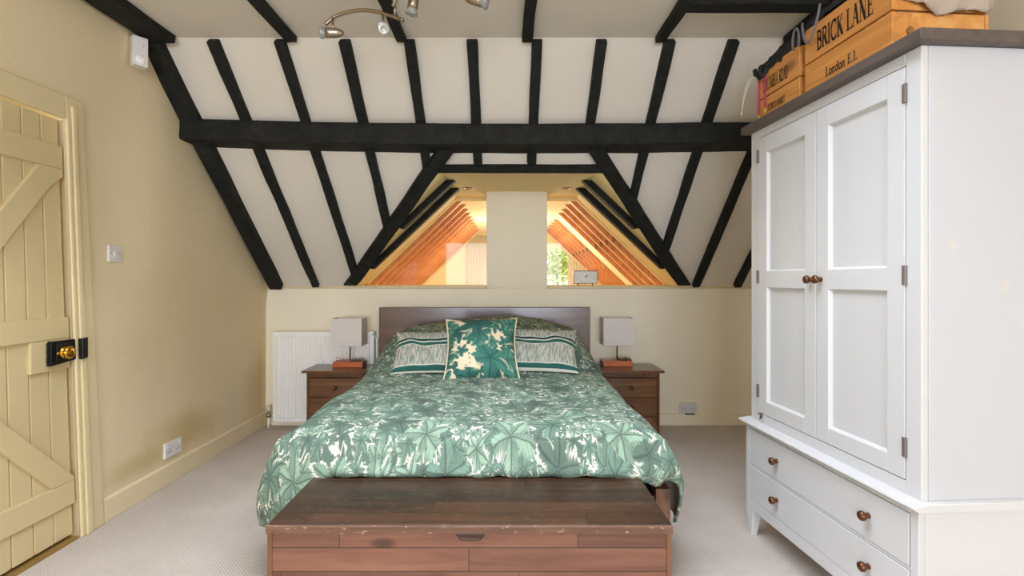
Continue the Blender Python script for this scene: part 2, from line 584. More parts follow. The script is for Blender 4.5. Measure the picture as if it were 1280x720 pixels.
# left wall with door opening and a window behind the camera
def door_y(z): return 2.345 - 0.042 * z
DT, D0 = 1.955, 1.56
wl = MB()
def wq(pts): wl.prism([(XL, y, z) for y, z in pts], (-0.12, 0, 0))
def bulge(y, z):
    return 0.045 * sstep(0.95, 1.4, z) * sstep(2.5, 2.9, y) + (0.085 - 0.045 * sstep(2.5, 2.9, y)) * sstep(2.08, 2.5, z)
ZS = sorted([2.62 * k / 30 for k in range(31)] + [DT])
rows_ = []
for z in ZS:
    y0_ = door_y(min(z, DT))
    rows_.append([(XL + bulge(y, z), y, z) for y in [y0_ + (4.7 - y0_) * i / 30 for i in range(31)]])
wl.loft(rows_, cap=False, closed=False)
wq([(door_y(0), 0), (door_y(0) + .02, 0), (door_y(DT) + .02, DT), (door_y(DT), DT)])
rows_ = []
for z in [q_ for q_ in ZS if q_ >= DT]:
    rows_.append([(XL + bulge(y, z), y, z) for y in [D0 - .12 + (door_y(DT) - D0 + .12) * i / 8 for i in range(9)]])
wl.loft(rows_, cap=False, closed=False)
wq([(-0.7, 0), (D0, 0), (D0, DT + .1), (-0.7, DT + .1)])
wl.prism([(XL + .085, -0.7, DT + .1), (XL + .085, D0, DT + .1), (XL + .085, D0, 2.62), (XL + .085, -.7, 2.62)], (-.2, 0, 0)) if False else wq([(-0.7, DT + .1), (D0, DT + .1), (D0, 2.62), (-0.7, 2.62)])
wq([(-2.9, 0), (-0.7, 0), (-0.7, 0.75), (-2.9, 0.75)])
wq([(-2.9, 2.15), (-0.7, 2.15), (-0.7, 2.62), (-2.9, 2.62)])
wq([(YB - 0.1, 0), (-2.9, 0), (-2.9, 2.62), (YB - 0.1, 2.62)])
wlo = structure(wl.build('wall_left', m_cream_left))
for p in wlo.data.polygons:
    p.use_smooth = abs(p.normal.x) > 0.9
structure(MB().box((XR, YB - 0.1, 0), (XR + 0.1, YW, 2.62)).build('wall_right', m_cream))
# rear wall with window opening
WX0, WX1, WZ0, WZ1 = -1.8, 1.7, 0.4, 2.35
wr = MB()
wr.box((XL - 0.1, YB - 0.12, 0), (WX0, YB, 2.62)).box((WX1, YB - 0.12, 0), (XR + 0.1, YB, 2.62))
wr.box((WX0, YB - 0.12, 0), (WX1, YB, WZ0)).box((WX0, YB - 0.12, WZ1), (WX1, YB, 2.62))
structure(wr.build('wall_rear', m_cream))
# back: knee wall, pier and the low wall under the inner windows
wb = MB()
SILL = 1.15
wb.box((XL - 0.1, YW, 0), (XR + 0.1, YW + 0.37, SILL))
wb.box((-0.162, YW, SILL), (0.35, YW + 0.37, GC + 0.03))
structure(wb.build('wall_back', m_cream, bevel=0.006))
# sill board along the top of the knee wall
ts = MB().box((XL, YW - 0.012, SILL), (-0.165, YW + 0.34, SILL + 0.022)).box((0.353, YW - 0.012, SILL), (XR, YW + 0.34, SILL + 0.022))
structure(ts.build('trim_1', m_trim, bevel=0.004))

# ceilings: flat, slope with the recess cut out, recess lining
ce = MB()
RX0, RX1, RY0, RY1 = -1.3, 0.9, 0.75, 1.95              # added rooflight overhead, out of view, to even out the light
def cq(x0, x1, y0, y1): ce.quadpts([(x0, y0, HC), (x1, y0, HC), (x1, y1, HC), (x0, y1, HC)], 0)
cq(XL - .1, XR + .1, RY1, slope_y(HC)); cq(XL - .1, XR + .1, YB - .1, RY0); cq(XL - .1, RX0, RY0, RY1); cq(RX1, XR + .1, RY0, RY1)
def sp(x, h): return (x, slope_y(h), h)
hl = gable_half(GC)
ce.quadpts([sp(XL - 0.1, KN), sp(GX - gable_half(KN), KN), sp(GX - hl, GC), sp(GX + hl, GC), sp(GX + gable_half(KN), KN), sp(XR + 0.1, KN), sp(XR + 0.1, HC), sp(XL - 0.1, HC)], 0)
YG = YW + 0.35
ce.quadpts([sp(GX - hl, GC), sp(GX + hl, GC), (GX + hl, YG, GC), (GX - hl, YG, GC)], 1)
for sg in (-1, 1):
    ce.quadpts([sp(GX + sg * hl, GC), (GX + sg * hl, YG, GC), (GX + sg * gable_half(KN), YG, KN), sp(GX + sg * gable_half(KN), KN)], 1)
structure(ce.build('ceiling', [m_white_plaster, m_recess], recalc=False))

# baseboards
bl = MB().prism([(XL, door_y(0) + 0.14, 0), (XL + 0.013, door_y(0) + 0.14, 0), (XL + 0.013, door_y(0) + 0.14, 0.112), (XL + 0.006, door_y(0) + 0.14, 0.122), (XL, door_y(0) + 0.14, 0.125)], (0, YW - door_y(0) - 0.14, 0))
structure(bl.build('baseboard_left', m_cream_left, bevel=0.003))
structure(MB().box((XL + 0.02, YW - 0.02, 0), (XR, YW, 0.096)).build('baseboard_back', m_cream, bevel=0.004))

# ------------------------------------------------------------------ inner windows, far room
def window(nm, sg):
    e = bpy.data.objects.new(nm, None); C.objects.link(e); structure(e)
    xin = -0.162 if sg < 0 else 0.35
    y0 = YG - 0.03
    top, bot = 1.94, SILL + 0.02
    xt, xb = GX + sg * gable_half(top), GX + sg * gable_half(bot)
    fr = MB()
    fr.box((min(xin, xt) - 0.05, y0, top), (max(xin, xt) + 0.05, YG, GC + 0.01))
    fr.prism([(xt, y0, top), (xb, y0, bot), (xb - sg * 0.016, y0, bot), (xt - sg * 0.016, y0, top)], (0, 0.03, 0))
    fr.box((min(xin, xb), y0, bot - 0.02), (max(xin, xb), YG, bot + 0.006))
    fr.build('window_frame', m_recess, e)
    MB().quadpts([(xin, y0 + 0.012, bot), (xb, y0 + 0.012, bot), (xt, y0 + 0.012, top), (xin, y0 + 0.012, top)]).build('pane', m_glass, e)


window('window_1', -1)
window('window_2', 1)

fw = MB()                                              # far wall with window opening
FX0, FX1, FZ0, FZ1 = -0.38, 1.12, 0.75, 1.80
fw.box((-2.2, YF, 0), (FX0, YF + 0.1, 2.1)).box((FX1, YF, 0), (2.4, YF + 0.1, 2.1))
fw.box((FX0, YF, 0), (FX1, YF + 0.1, FZ0)).box((FX0, YF, FZ1), (FX1, YF + 0.1, 2.1))
structure(fw.build('wall_far', m_far))
fs = MB().box((-2.2, YG, 0), (-1.9, YF, 1.2)).box((2.1, YG, 0), (2.4, YF, 1.2))
structure(fs.build('wall_far_sides', m_far))
structure(MB().box((-2.2, YG, -0.1), (2.4, YF, 0)).build('floor_far', m_carpet))
fc = MB()
fc.quadpts([(GX - hl, YG, GC), (GX + hl, YG, GC), (GX + hl, YF, GC), (GX - hl, YF, GC)])
for sg in (-1, 1):
    fc.quadpts([(GX + sg * hl, YG, GC), (GX + sg * hl, YF, GC), (GX + sg * gable_half(0.6), YF, 0.6), (GX + sg * gable_half(0.6), YG, 0.6)])
structure(fc.build('ceiling_far', m_far, recalc=False))
wf = bpy.data.objects.new('window_3', None); C.objects.link(wf); structure(wf)
q = MB()
for a, b in (((FX0, YF, FZ0), (FX0 + 0.05, YF + 0.06, FZ1)), ((FX1 - 0.05, YF, FZ0), (FX1, YF + 0.06, FZ1)), ((FX0, YF, FZ0), (FX1, YF + 0.06, FZ0 + 0.05)), ((FX0, YF, FZ1 - 0.05), (FX1, YF + 0.06, FZ1)), ((0.24, YF, FZ0), (0.29, YF + 0.06, FZ1))):
    q.box(a, b)
q.build('window_frame', m_frame, wf)
MB().box((FX0, YF + 0.03, FZ0), (FX1, YF + 0.035, FZ1)).build('pane', m_glass, wf)
# shrub outside the far window
m_leafgreen = paint('garden_leaves', col(196, 206, 120), 0.8, 0.3, 30.0, 0)
sh = MB()
for i in range(900):
    c = Vector((random.gauss(0.98, 0.16), YF + 1.0 + random.gauss(0, 0.12), random.gauss(1.55, 0.22)))
    a = Vector((random.uniform(-1, 1), random.uniform(-1, 1), random.uniform(-1, 1))).normalized() * 0.05
    b = a.orthogonal().normalized() * 0.03
    sh.quadpts([c - a, c + b, c + a, c - b])
so = thing('garden_shrub', 'yellow-green shrub outside the far room window', 'shrub', (0.95, YF + 1.0, 0))
sh.v = [p - so.location for p in sh.v]
sh.build('foliage', m_leafgreen, so, recalc=False)
MB().tube([(0, 0, 0), (0.02, 0, 0.6), (-0.03, 0, 1.5)], [0.03, 0.025, 0.01]).build('stem', m_walnut_v, so)


def curtain(x0, x1, label):
    m = MB(); rings = []
    n = 40
    for i in range(n + 1):
        x = x0 + (x1 - x0) * i / n
        y = YF - 0.06 + 0.012 * math.sin(i * 1.1)
        rings.append([(x, y, 0.35), (x, y, 1.93)])
    m.loft(rings, cap=False, closed=False)
    o = m.build('curtain', m_curtain, smooth=True, solid=0.004, recalc=False)
    tag(o, label, 'curtain')


curtain(-0.62, -0.30, 'white curtain beside the far window, seen through the left inner window')
curtain(1.0, 1.3, 'white curtain beside the far window, seen through the right inner window')

ORD = ['first', 'second', 'third', 'fourth', 'fifth', 'sixth', 'seventh', 'eighth', 'ninth', 'tenth', 'eleventh', 'twelfth']


def far_rafter(sg, y, k):
    top, bot = GC - 0.002, 0.75
    hx = 0.057
    m = MB()
    a = [(GX + sg * gable_half(top), y, top), (GX + sg * gable_half(bot), y, bot), (GX + sg * (gable_half(bot) - hx), y, bot), (GX + sg * (gable_half(top) - hx), y, top)]
    m.prism(a, (0, 0.045, 0))
    ctr = Vector((GX + sg * gable_half(bot), y, bot))
    o = m.build('pine_rafter', m_orange, origin=ctr, bevel=0.003)
    tag(o, f"orange pine rafter, {ORD[k]} behind the glass of the {'left' if sg < 0 else 'right'} inner window", 'rafter', f"pine rafters seen through the {'left' if sg < 0 else 'right'} inner window")


for k in range(10):
    far_rafter(-1, 4.6 + 0.3 * k, k)
for k, i in enumerate([0, 1, 2, 3, 5, 6, 7, 8, 9]):
    far_rafter(1, 4.6 + 0.3 * i, k)

# ------------------------------------------------------------------ black timbers
RX = [-1.905, -1.58, -1.22, -0.87, -0.52, -0.18, 0.17, 0.52, 0.887, 1.23, 1.585, 1.93]
RW = [0.10] + [0.058] * 11
RLAB = ['black rafter running down the slope against the left wall'] + \
       [f'black rafter on the white slope, {ORD[i]} from the left wall' for i in range(1, 6)] + \
       [f'black rafter on the white slope, {ORD[11 - i]} from the right wall' for i in range(6, 11)] + \
       ['short black rafter end showing low beside the white wardrobe']


def rafter(i):
    x = RX[i]
    h0, h1 = KN + 0.03, HC - 0.005
    half = abs(x - GX)
    hv = 1.17 + (GH - half) * GS                      # where the valley strut is
    if half < GH:
        h0 = hv + 0.02 if hv < GC else GC + 0.03
    if i == 7:
        h0 = 2.09
    p0 = Vector((x, slope_y(h0), h0)); p1 = Vector((x, slope_y(h1), h1))
    dep = 0.06 if i == 0 else 0.038
    m = MB().bar(p0 - SN * 0.01, p1 - SN * 0.01, (RW[i], 0, 0), SN * (dep + 0.01), 22, 0.006, i * 3.1)
    o = m.build('slope_rafter', m_black, origin=p0, bevel=0.006)
    tag(o, RLAB[i], 'rafter', 'black rafters on the slope')


for i in range(12):
    rafter(i)

JX = [-1.84, -1.15, -0.56, 0.117, 0.83, 1.52]
JLAB = ['black ceiling joist in the corner of the ceiling and left wall', 'black ceiling joist left of the spotlight bar', 'black ceiling joist crossing behind the spotlight bar',
        'black ceiling joist in the middle, meeting the seventh rafter', 'black ceiling joist at which the cross timber ends', 'black ceiling joist above the wooden crates']
for i, x in enumerate(JX):
    w = 0.14 if i == 0 else 0.056
    y1 = slope_y(HC) + (-0.01 if i else -0.02)
    m = MB().bar((x, y1, HC + 0.0), (x, RY1 + 0.02, HC + 0.0), (w, 0, 0), (0, 0, -0.034 if i else -0.045), 26, 0.008, i * 7.7)
    o = m.build('ceiling_joist', m_black, origin=(x, y1, HC), bevel=0.004)
    tag(o, JLAB[i], 'joist', 'black ceiling joists')
m = MB().bar((0.85, 2.335, HC), (1.50, 2.335, HC), (0, 0.085, 0), (0, 0, -0.032), 10, 0.004, 5)
tag(m.build('cross_timber', m_black, origin=(0.85, 2.335, HC), bevel=0.004), 'short black cross timber between two ceiling joists above the crates', 'timber')

# tie beam
rings = []
n = 40
for i in range(n + 1):
    x = XL + 0.002 + (XR - XL - 0.004) * i / n
    dz = 0.034 * min(1, abs(x) / 2.0) ** 2 * (1.0 if x < 0 else 0.5)
    j = lambda s, a: noise.noise(Vector((x * 3.0, s * 5.0, 2.0))) * a
    pr = [(3.0 + j(1, .008), 2.04 + j(2, .006)), (2.995 + j(3, .008), 2.165 + j(4, .004)), (3.085, 2.19), (3.245, 2.04 + j(5, .004))]
    rings.append([(x, a, b + dz) for a, b in pr])
tag(MB().loft(rings).build('tie_beam', m_black, bevel=0.012, origin=(0, 3.1, 2.04)), 'thick black tie beam spanning the whole width of the slope', 'beam')


def valley(sg, label):
    hb, ht = KN + 0.022, 2.10
    p0 = Vector((GX + sg * (gable_half(hb) + 0.035), slope_y(hb), hb)); p1 = Vector((GX + sg * (gable_half(ht) + 0.05), slope_y(ht), ht))
    t = (p1 - p0).normalized()
    w = t.cross(SN).normalized() * 0.09
    m = MB().bar(p0 - SN * 0.02, p1 - SN * 0.02, w, SN * 0.07, 20, 0.008, sg * 4.0)
    m.v = [Vector((v.x, v.y, max(v.z, SILL + 0.0225))) for v in m.v]
    tag(m.build('valley_strut', m_black, origin=p0, bevel=0.006), label, 'strut', 'diagonal struts framing the recess')


valley(-1, 'black diagonal strut framing the left side of the recess')
valley(1, 'black diagonal strut framing the right side of the recess')
hy = slope_y(GC)
m = MB().bar((GX - hl - 0.02, hy + 0.005, GC + 0.012), (GX + hl + 0.02, hy + 0.005, GC + 0.012), (0, 0.032, -0.036), SN * 0.045, 16, 0.004, 9)
tag(m.build('recess_header', m_black, origin=(GX, hy, GC), bevel=0.004), 'thin black header timber above the recess, just under the tie beam', 'timber')


def recess_rafter(sg, y0, label, long):
    top, bot = GC - 0.003, (1.20 if long else 1.42)
    n_ = Vector((-sg * GS, 0, -1)).normalized()
    hv = KN + KS * (YW - y0)
    bot = hv + 0.0
    if long:
        bot = max(bot, 1.18)
    p0 = Vector((GX + sg * gable_half(bot), y0, bot)); p1 = Vector((GX + sg * gable_half(top - 0.05), y0, top - 0.05))
    d = 0.05
    a = [p0 - n_ * 0.004, p1 - n_ * 0.004]
    pa = Vector((GX + sg * gable_half(top), y0, top)); pb = p0
    hx = d * math.sqrt(1 + GS * GS) / GS
    poly = [pa, pb, pb + Vector((-sg * hx * 0.7, 0, 0)) + Vector((0, 0, -0.01)), pa + Vector((-sg * hx, 0, 0))]
    m = MB().prism(poly, (0, 0.075, 0))
    tag(m.build('recess_rafter', m_black, origin=pb, bevel=0.004), label, 'rafter', 'dark rafters inside the recess')


recess_rafter(-1, 4.0, 'long dark rafter inside the recess next to the left inner window', True)
recess_rafter(-1, 3.68, 'short dark rafter inside the recess by the left strut', False)
recess_rafter(1, 4.0, 'long dark rafter inside the recess next to the right inner window', True)
recess_rafter(1, 3.68, 'short dark rafter inside the recess by the right strut', False)

for x, lab in ((-0.305, 'small recessed downlight in the recess ceiling left of the pier'), (0.49, 'small recessed downlight in the recess ceiling right of the pier')):
    t = thing('downlight', lab, 'light', (x, 4.02, GC), group='recess downlights')
    MB().lathe((0, 0, 0), (0, 0, -1), [(0, .036), (.004, .042), (.006, .040), (.004, .028), (0.001, .026)], 24).build('bezel', m_nickel, t, smooth=True)
    MB().lathe((0, 0, -0.0005), (0, 0, -1), [(0, .026), (.002, .024), (.003, .001)], 20).build('lens', m_bulbglass, t, smooth=True)

# ------------------------------------------------------------------ plank door on the left wall
dd = bpy.data.objects.new('door_1', None); C.objects.link(dd); structure(dd)
XD = XL - 0.015                                        # face of the boards
def dyz(y, z): return y - 0.042 * (z - 0.0)            # lean of the old frame
def dpoly(m, pts, x0, x1, mi=0): m.prism([(x0, y, z) for y, z in pts], (x1 - x0, 0, 0), mi)
bd = MB()
yy = D0 + 0.005; bw = 0.098
edges = []
y_hi = door_y(0) - 0.006
nb = 8
for i in range(nb):
    a = D0 + 0.005 + (y_hi - D0 - 0.005) * i / nb; b = D0 + 0.005 + (y_hi - D0 - 0.005) * (i + 1) / nb - 0.004
    za, zb = 0.028, DT - 0.006
    sh_ = lambda y, z: y - 0.042 * z * (y - D0) / (y_hi - D0)
    dpoly(bd, [(sh_(a, za), za), (sh_(b, za), za), (sh_(b, zb), zb), (sh_(a, zb), zb)], XD - 0.02, XD)
bd.build('board_panel', m_door, dd, bevel=0.004)
bk = MB().box((XL - .135, D0 - .1, 0), (XL - .1205, door_y(0) + .1, DT + .1))  # unseen slab added behind the wall to block light leaking round the door
bk.build('light_block', m_door, dd)
X1 = XD + 0.015
def ed(z): return door_y(z) - 0.008
def part(name, pts):
    m = MB(); dpoly(m, pts, XD - 0.002, X1); return m.build(name, m_door, dd, bevel=0.003)
part('ledge', [(D0 + .01, 1.725), (2.13, 1.725), (ed(1.725), 1.725), (ed(1.828), 1.828), (D0 + .01, 1.828)])
part('brace', [(2.148, 1.7245), (ed(1.7245), 1.7245), (ed(1.70), 1.70), (2.197, 1.635), (1.64, 0.87 + .19), (1.64, 1.055)] if False else [(2.148, 1.7245), (ed(1.7245), 1.7245), (ed(1.69), 1.69), (2.205, 1.64), (1.775, 1.052), (1.66, 1.052)])
part('ledge', [(D0 + .01, 0.953), (ed(.953), 0.953), (ed(1.05), 1.05), (D0 + .01, 1.05)])
part('lock_block', [(2.11, 0.815), (ed(.815), 0.815), (ed(.952), 0.952), (2.11, 0.952)])
part('brace', [(2.215, 0.286), (ed(.286), 0.286), (ed(.30), 0.30), (1.70, 0.952), (1.60, 0.952)])
part('ledge', [(D0 + .01, 0.175), (ed(.175), 0.175), (ed(.285), 0.285), (D0 + .01, 0.285)])
# rim lock: plate, keeper, knob
lx = X1
lk = MB()
dpoly(lk, [(2.185, 0.838), (2.322, 0.852), (2.322, 0.945), (2.185, 0.948)], lx, lx + 0.018)
dpoly(lk, [(2.205, 0.855), (2.298, 0.865), (2.298, 0.93), (2.205, 0.932)], lx + 0.018, lx + 0.026)
for i in range(9):
    z = 0.842 + i * 0.0115
    lk.box((lx, 2.178, z), (lx + 0.012, 2.186, z + 0.007))
lock = lk.build('rim_lock', m_iron, dd, bevel=0.002)
kp = MB()
dpoly(kp, [(2.324, 0.848), (2.358, 0.852), (2.358, 0.948), (2.324, 0.945)], lx, lx + 0.036)
kp.lathe((lx + 0.034, 2.33, 0.852), (0, 0, 1), [(0, .010), (.09, .010)], 12)
kp.build('keeper', m_iron, lock, bevel=0.002)
kb = MB().lathe((lx + 0.026, 2.243, 0.893), (1, 0, 0), [(0, .026), (.003, .026), (.004, .012), (.009, .011), (.013, .022), (.020, .029), (.027, .028), (.032, .02), (.034, .004)], 28)
kb.build('door_knob', m_brass, lock, smooth=True)
MB().lathe((lx + 0.026, 2.207, 0.893), (1, 0, 0), [(0, .008), (.006, .007), (.008, .003)], 16).build('latch_button', m_brass, lock, smooth=True)
# threshold
MB().box((XD - 0.08, D0, 0.0), (XL + 0.004, door_y(0), 0.012)).build('threshold', m_gapdark, dd)
# frame
fr = MB()
xa = XL + 0.018
def ay(z): return 2.482 - 0.062 * z
AT = 2.062
fr.prism([(XL - 0.06, door_y(0), 0), (XL - 0.06, door_y(DT), DT), (XL - 0.06, door_y(DT) + .02, DT), (XL - 0.06, door_y(0) + .02, 0)], (xa - XL + 0.062, 0, 0))
fr.prism([(XL - .002, door_y(0) + .0, 0), (XL - .002, ay(0), 0), (XL - .002, ay(AT), AT), (XL - .002, door_y(AT), AT)], (xa - XL, 0, 0))
fr.prism([(XL - .002, D0 - .1, DT), (XL - .002, door_y(DT) + .002, DT), (XL - .002, door_y(AT) + .002, AT), (XL - .002, D0 - .1, AT)], (xa - XL, 0, 0))
fr.prism([(xa - .004, door_y(0) + .025, 0), (xa - .004, door_y(0) + .06, 0), (xa - .004, door_y(AT) + .05, AT - .04), (xa - .004, door_y(AT) + .025, AT - .04)], (0.012, 0, 0))
fr.prism([(XL - .002, D0 - .1, 0), (XL - .002, D0, 0), (XL - .002, D0, DT), (XL - .002, D0 - .1, DT)], (xa - XL, 0, 0))
structure(fr.build('trim_2', m_trim, bevel=0.006))

# ------------------------------------------------------------------ rear/side windows (daylight) behind the camera
def daywindow(nm, corner, u, v, du, dv, depth):
    e = bpy.data.objects.new(nm, None); C.objects.link(e); structure(e)
    corner, u, v, depth = Vector(corner), Vector(u), Vector(v), Vector(depth)
    m = MB(); t = 0.05
    def bx(a0, a1, b0, b1):
        p = [corner + u * a + v * b for a, b in ((a0, b0), (a1, b0), (a1, b1), (a0, b1))]
        m.prism(p, depth)
    bx(0, du, 0, t); bx(0, du, dv - t, dv); bx(0, t, t, dv - t); bx(du - t, du, t, dv - t); bx(du / 2 - t / 2, du / 2 + t / 2, t, dv - t)
    m.build('window_frame', m_trim, e)
    MB().prism([corner + depth * .5 + u * a + v * b for a, b in ((0, 0), (du, 0), (du, dv), (0, dv))], depth * 0.1).build('pane', m_glass, e)


daywindow('window_4', (WX0, YB - 0.08, WZ0), (1, 0, 0), (0, 0, 1), WX1 - WX0, WZ1 - WZ0, (0, 0.05, 0))
daywindow('added_rooflight', (RX0, RY0, HC), (1, 0, 0), (0, 1, 0), RX1 - RX0, RY1 - RY0, (0, 0, 0.06))  # invented rooflight, carries the added overhead light
daywindow('window_5', (XL - 0.09, -2.9, 0.75), (0, 1, 0), (0, 0, 1), 2.2, 1.4, (0.05, 0, 0))

# ------------------------------------------------------------------ bed
BX = -0.145
bed = thing('bed', 'double bed with a plain dark wood headboard', 'bed', (BX, 3.0, 0))
def bb(m): m.v = [p - bed.location for p in m.v]; return m
hbx0, hbx1 = -1.045, 0.697
bb(MB().box((hbx0, 4.09, 0.12), (hbx1, 4.125, 0.995))).build('headboard', m_headboard, bed, bevel=0.005)
for x in (hbx0 + .06, hbx1 - .12):
    bb(MB().box((x, 4.095, 0), (x + .06, 4.13, 0.2))).build('leg', m_walnut_v, bed, bevel=0.004)
for x0 in (-0.94, 0.592):
    bb(MB().box((x0, 1.955, 0), (x0 + 0.058, 2.015, 0.396))).build('leg', m_chest_side, bed, bevel=0.003)
for x0 in (-0.94, 0.622):
    bb(MB().box((x0, 2.015, 0.16), (x0 + 0.028, 4.09, 0.36))).build('side_rail', m_walnut, bed, bevel=0.003)
bb(MB().box((-0.882, 1.97, 0.14), (0.592, 1.998, 0.36))).build('foot_rail', m_walnut, bed, bevel=0.003)
sl = MB()
for i in range(14):
    y = 2.06 + i * 0.145
    sl.box((-0.91, y, 0.30), (0.62, y + 0.07, 0.318))
bb(sl).build('slat_base', m_walnut, bed)
mt = MB()
rr = []
for z, ins in ((0.319, .02), (0.34, 0), (0.50, 0), (0.535, .03)):
    r = []
    x0, x1, y0, y1 = -0.905 + ins, 0.615 - ins, 2.03 + ins, 4.075 - ins
    for cx, cy, a0 in ((x1 - .08, y1 - .08, 0), (x0 + .08, y1 - .08, 90), (x0 + .08, y0 + .08, 180), (x1 - .08, y0 + .08, 270)):
        for k in range(6):
            q = math.radians(a0 + 18 * k); r.append((cx + .08 * math.cos(q), cy + .08 * math.sin(q), z))
    rr.append(r)
mo = mt.loft(rr).build('mattress', m_mattress_shade, smooth=False, bevel=0.01)
tag(mo, 'mattress edge coloured dark as shade in the gap under the duvet beside the chest', 'mattress')

# duvet: rounded plan, top with pillow mound, skirt hanging all round
DX0, DX1, DY0, DY1 = -0.965, 0.68, 1.955, 4.075
def mound(x):
    pts = [(-1.0, 0.0), (-0.92, 0.10), (-0.84, 0.19), (-0.72, 0.25), (-0.5, 0.28), (-0.2, 0.30), (0.05, 0.315), (0.25, 0.29), (0.42, 0.25), (0.54, 0.21), (0.62, 0.10), (0.69, 0.0)]
    for (a, b), (c, d) in zip(pts, pts[1:]):
        if a <= x <= c:
            return b + (d - b) * sstep(a, c, x) if False else b + (d - b) * (x - a) / (c - a)
    return 0.0
def top_z(x, y):
    z = 0.615 + mound(x) * sstep(3.12, 3.74, y)
    z += 0.020 * noise.noise(Vector((x * 2.6, y * 2.6, 0.3))) + 0.010 * noise.noise(Vector((x * 7, y * 5, 1.3)))
    z += 0.006 * math.sin((x + 0.4 * y) * 17 + 3 * noise.noise(Vector((x * 3, y * 3, 5)))) * sstep(3.3, 2.3, y)
    return z
bpts = []                                              # plan boundary, clockwise from foot left
def arc(cx, cy, r, a0, a1, n):
    return [(cx + r * math.cos(math.radians(a0 + (a1 - a0) * i / n)), cy + r * math.sin(math.radians(a0 + (a1 - a0) * i / n))) for i in range(n + 1)]
rc = 0.15
bpts += [(DX0 + rc + (DX1 - DX0 - 2 * rc) * i / 56, DY0) for i in range(57)]
bpts += arc(DX1 - rc, DY0 + rc, rc, -90, 0, 14)[1:]
bpts += [(DX1, DY0 + rc + (DY1 - DY0 - 2 * rc) * i / 50) for i in range(1, 51)]
bpts += arc(DX1 - rc, DY1 - rc, rc, 0, 90, 8)[1:]
bpts += [(DX1 - rc - (DX1 - DX0 - 2 * rc) * i / 40, DY1) for i in range(1, 41)]
bpts += arc(DX0 + rc, DY1 - rc, rc, 90, 180, 8)[1:]
bpts += [(DX0, DY1 - rc - (DY1 - DY0 - 2 * rc) * i / 50) for i in range(1, 51)]
bpts += arc(DX0 + rc, DY0 + rc, rc, 180, 270, 14)[1:-1]
nbp = len(bpts)
dm = MB()
cx, cy = BX, (DY0 + DY1) / 2
NR, NSK = 44, 16
rows = []
uvs = []
RND = 0.15                                             # rounding of the top edge
for r in range(1, NR + 1):
    sfac = (r / NR) ** 0.85
    row = []
    for (bx_, by_) in bpts:
        x = cx + (bx_ - cx) * sfac; y = cy + (by_ - cy) * sfac
        # distance to the boundary
        d = min(x - DX0, DX1 - x, y - DY0 + 0.0, (DY1 + 0.10) - y)
        ex = max(0.0, 1 - d / RND)
        drop = RND * 0.75 * (1 - math.sqrt(max(0.0, 1 - ex * ex)))
        row.append((Vector((x, y, top_z(x, y) - drop)), (x, y)))
    rows.append(row)
last = rows[-1]
for k in range(1, NSK + 1):
    t = k / NSK
    row = []
    for i, (bx_, by_) in enumerate(bpts):
        a = bpts[(i + 1) % nbp]; b = bpts[i - 1]
        tx, ty = a[0] - b[0], a[1] - b[1]
        l = math.hypot(tx, ty); nx, ny = ty / l, -tx / l
        zt = last[i][0].z
        # hem height
        side = sstep(DY0 + 0.02, DY0 + 0.13, by_)
        if by_ > DY0 + 0.001 and bx_ > 0:
            hem = 0.425 - 0.215 * sstep(0.0, 1.0, side)
        elif by_ > DY0 + 0.001 and bx_ < 0:
            hem = 0.235
        else:
            hem = 0.452
            hem = hem - 0.21 * sstep(-0.68, -0.80, bx_) - 0.022 * sstep(0.42, 0.56, bx_)
        if by_ > DY1 - 0.05:
            hem = 0.45
        hem += 0.010 * noise.noise(Vector((i * 0.35, 0, 0)))
        ln = zt - hem
        flare = 0.045 * sstep(0, 1, t) * (1 if by_ < DY1 - 0.3 else 0) + (0.03 * math.sin(t * PI) * (1 if by_ < DY1 - 0.2 else 0))
        if by_ < DY0 + 0.001:
            flare *= 0.55
        fold = 0.014 * t * math.sin(i * 0.9 + 2 * noise.noise(Vector((i * .2, 3, 0)))) * (0.35 if by_ < DY0 + 0.001 else 1)
        off = flare + fold
        if by_ > DY1 - 0.2:
            off = min(off, 0.0)
        row.append((Vector((bx_ + nx * off, by_ + ny * off, zt - ln * t)), (bx_ + nx * ln * t * 1.0, by_ + ny * ln * t * 1.0)))
    rows.append(row)
dm.v.append(Vector((cx, cy, top_z(cx, cy)))); dm.uv[0] = (cx, cy)
for row in rows:
    for p, uv in row:
        dm.uv[len(dm.v)] = uv
        dm.v.append(p)
for i in range(nbp):
    dm.face((0, 1 + i, 1 + (i + 1) % nbp))
for a in range(len(rows) - 1):
    for i in range(nbp):
        j = (i + 1) % nbp
        dm.face((1 + a * nbp + i, 1 + (a + 1) * nbp + i, 1 + (a + 1) * nbp + j, 1 + a * nbp + j))
dv = dm.build('duvet', [m_duvet, m_lining], smooth=True, solid=0.012, recalc=False)
tag(dv, 'green and white leaf print duvet spread over the bed', 'duvet')


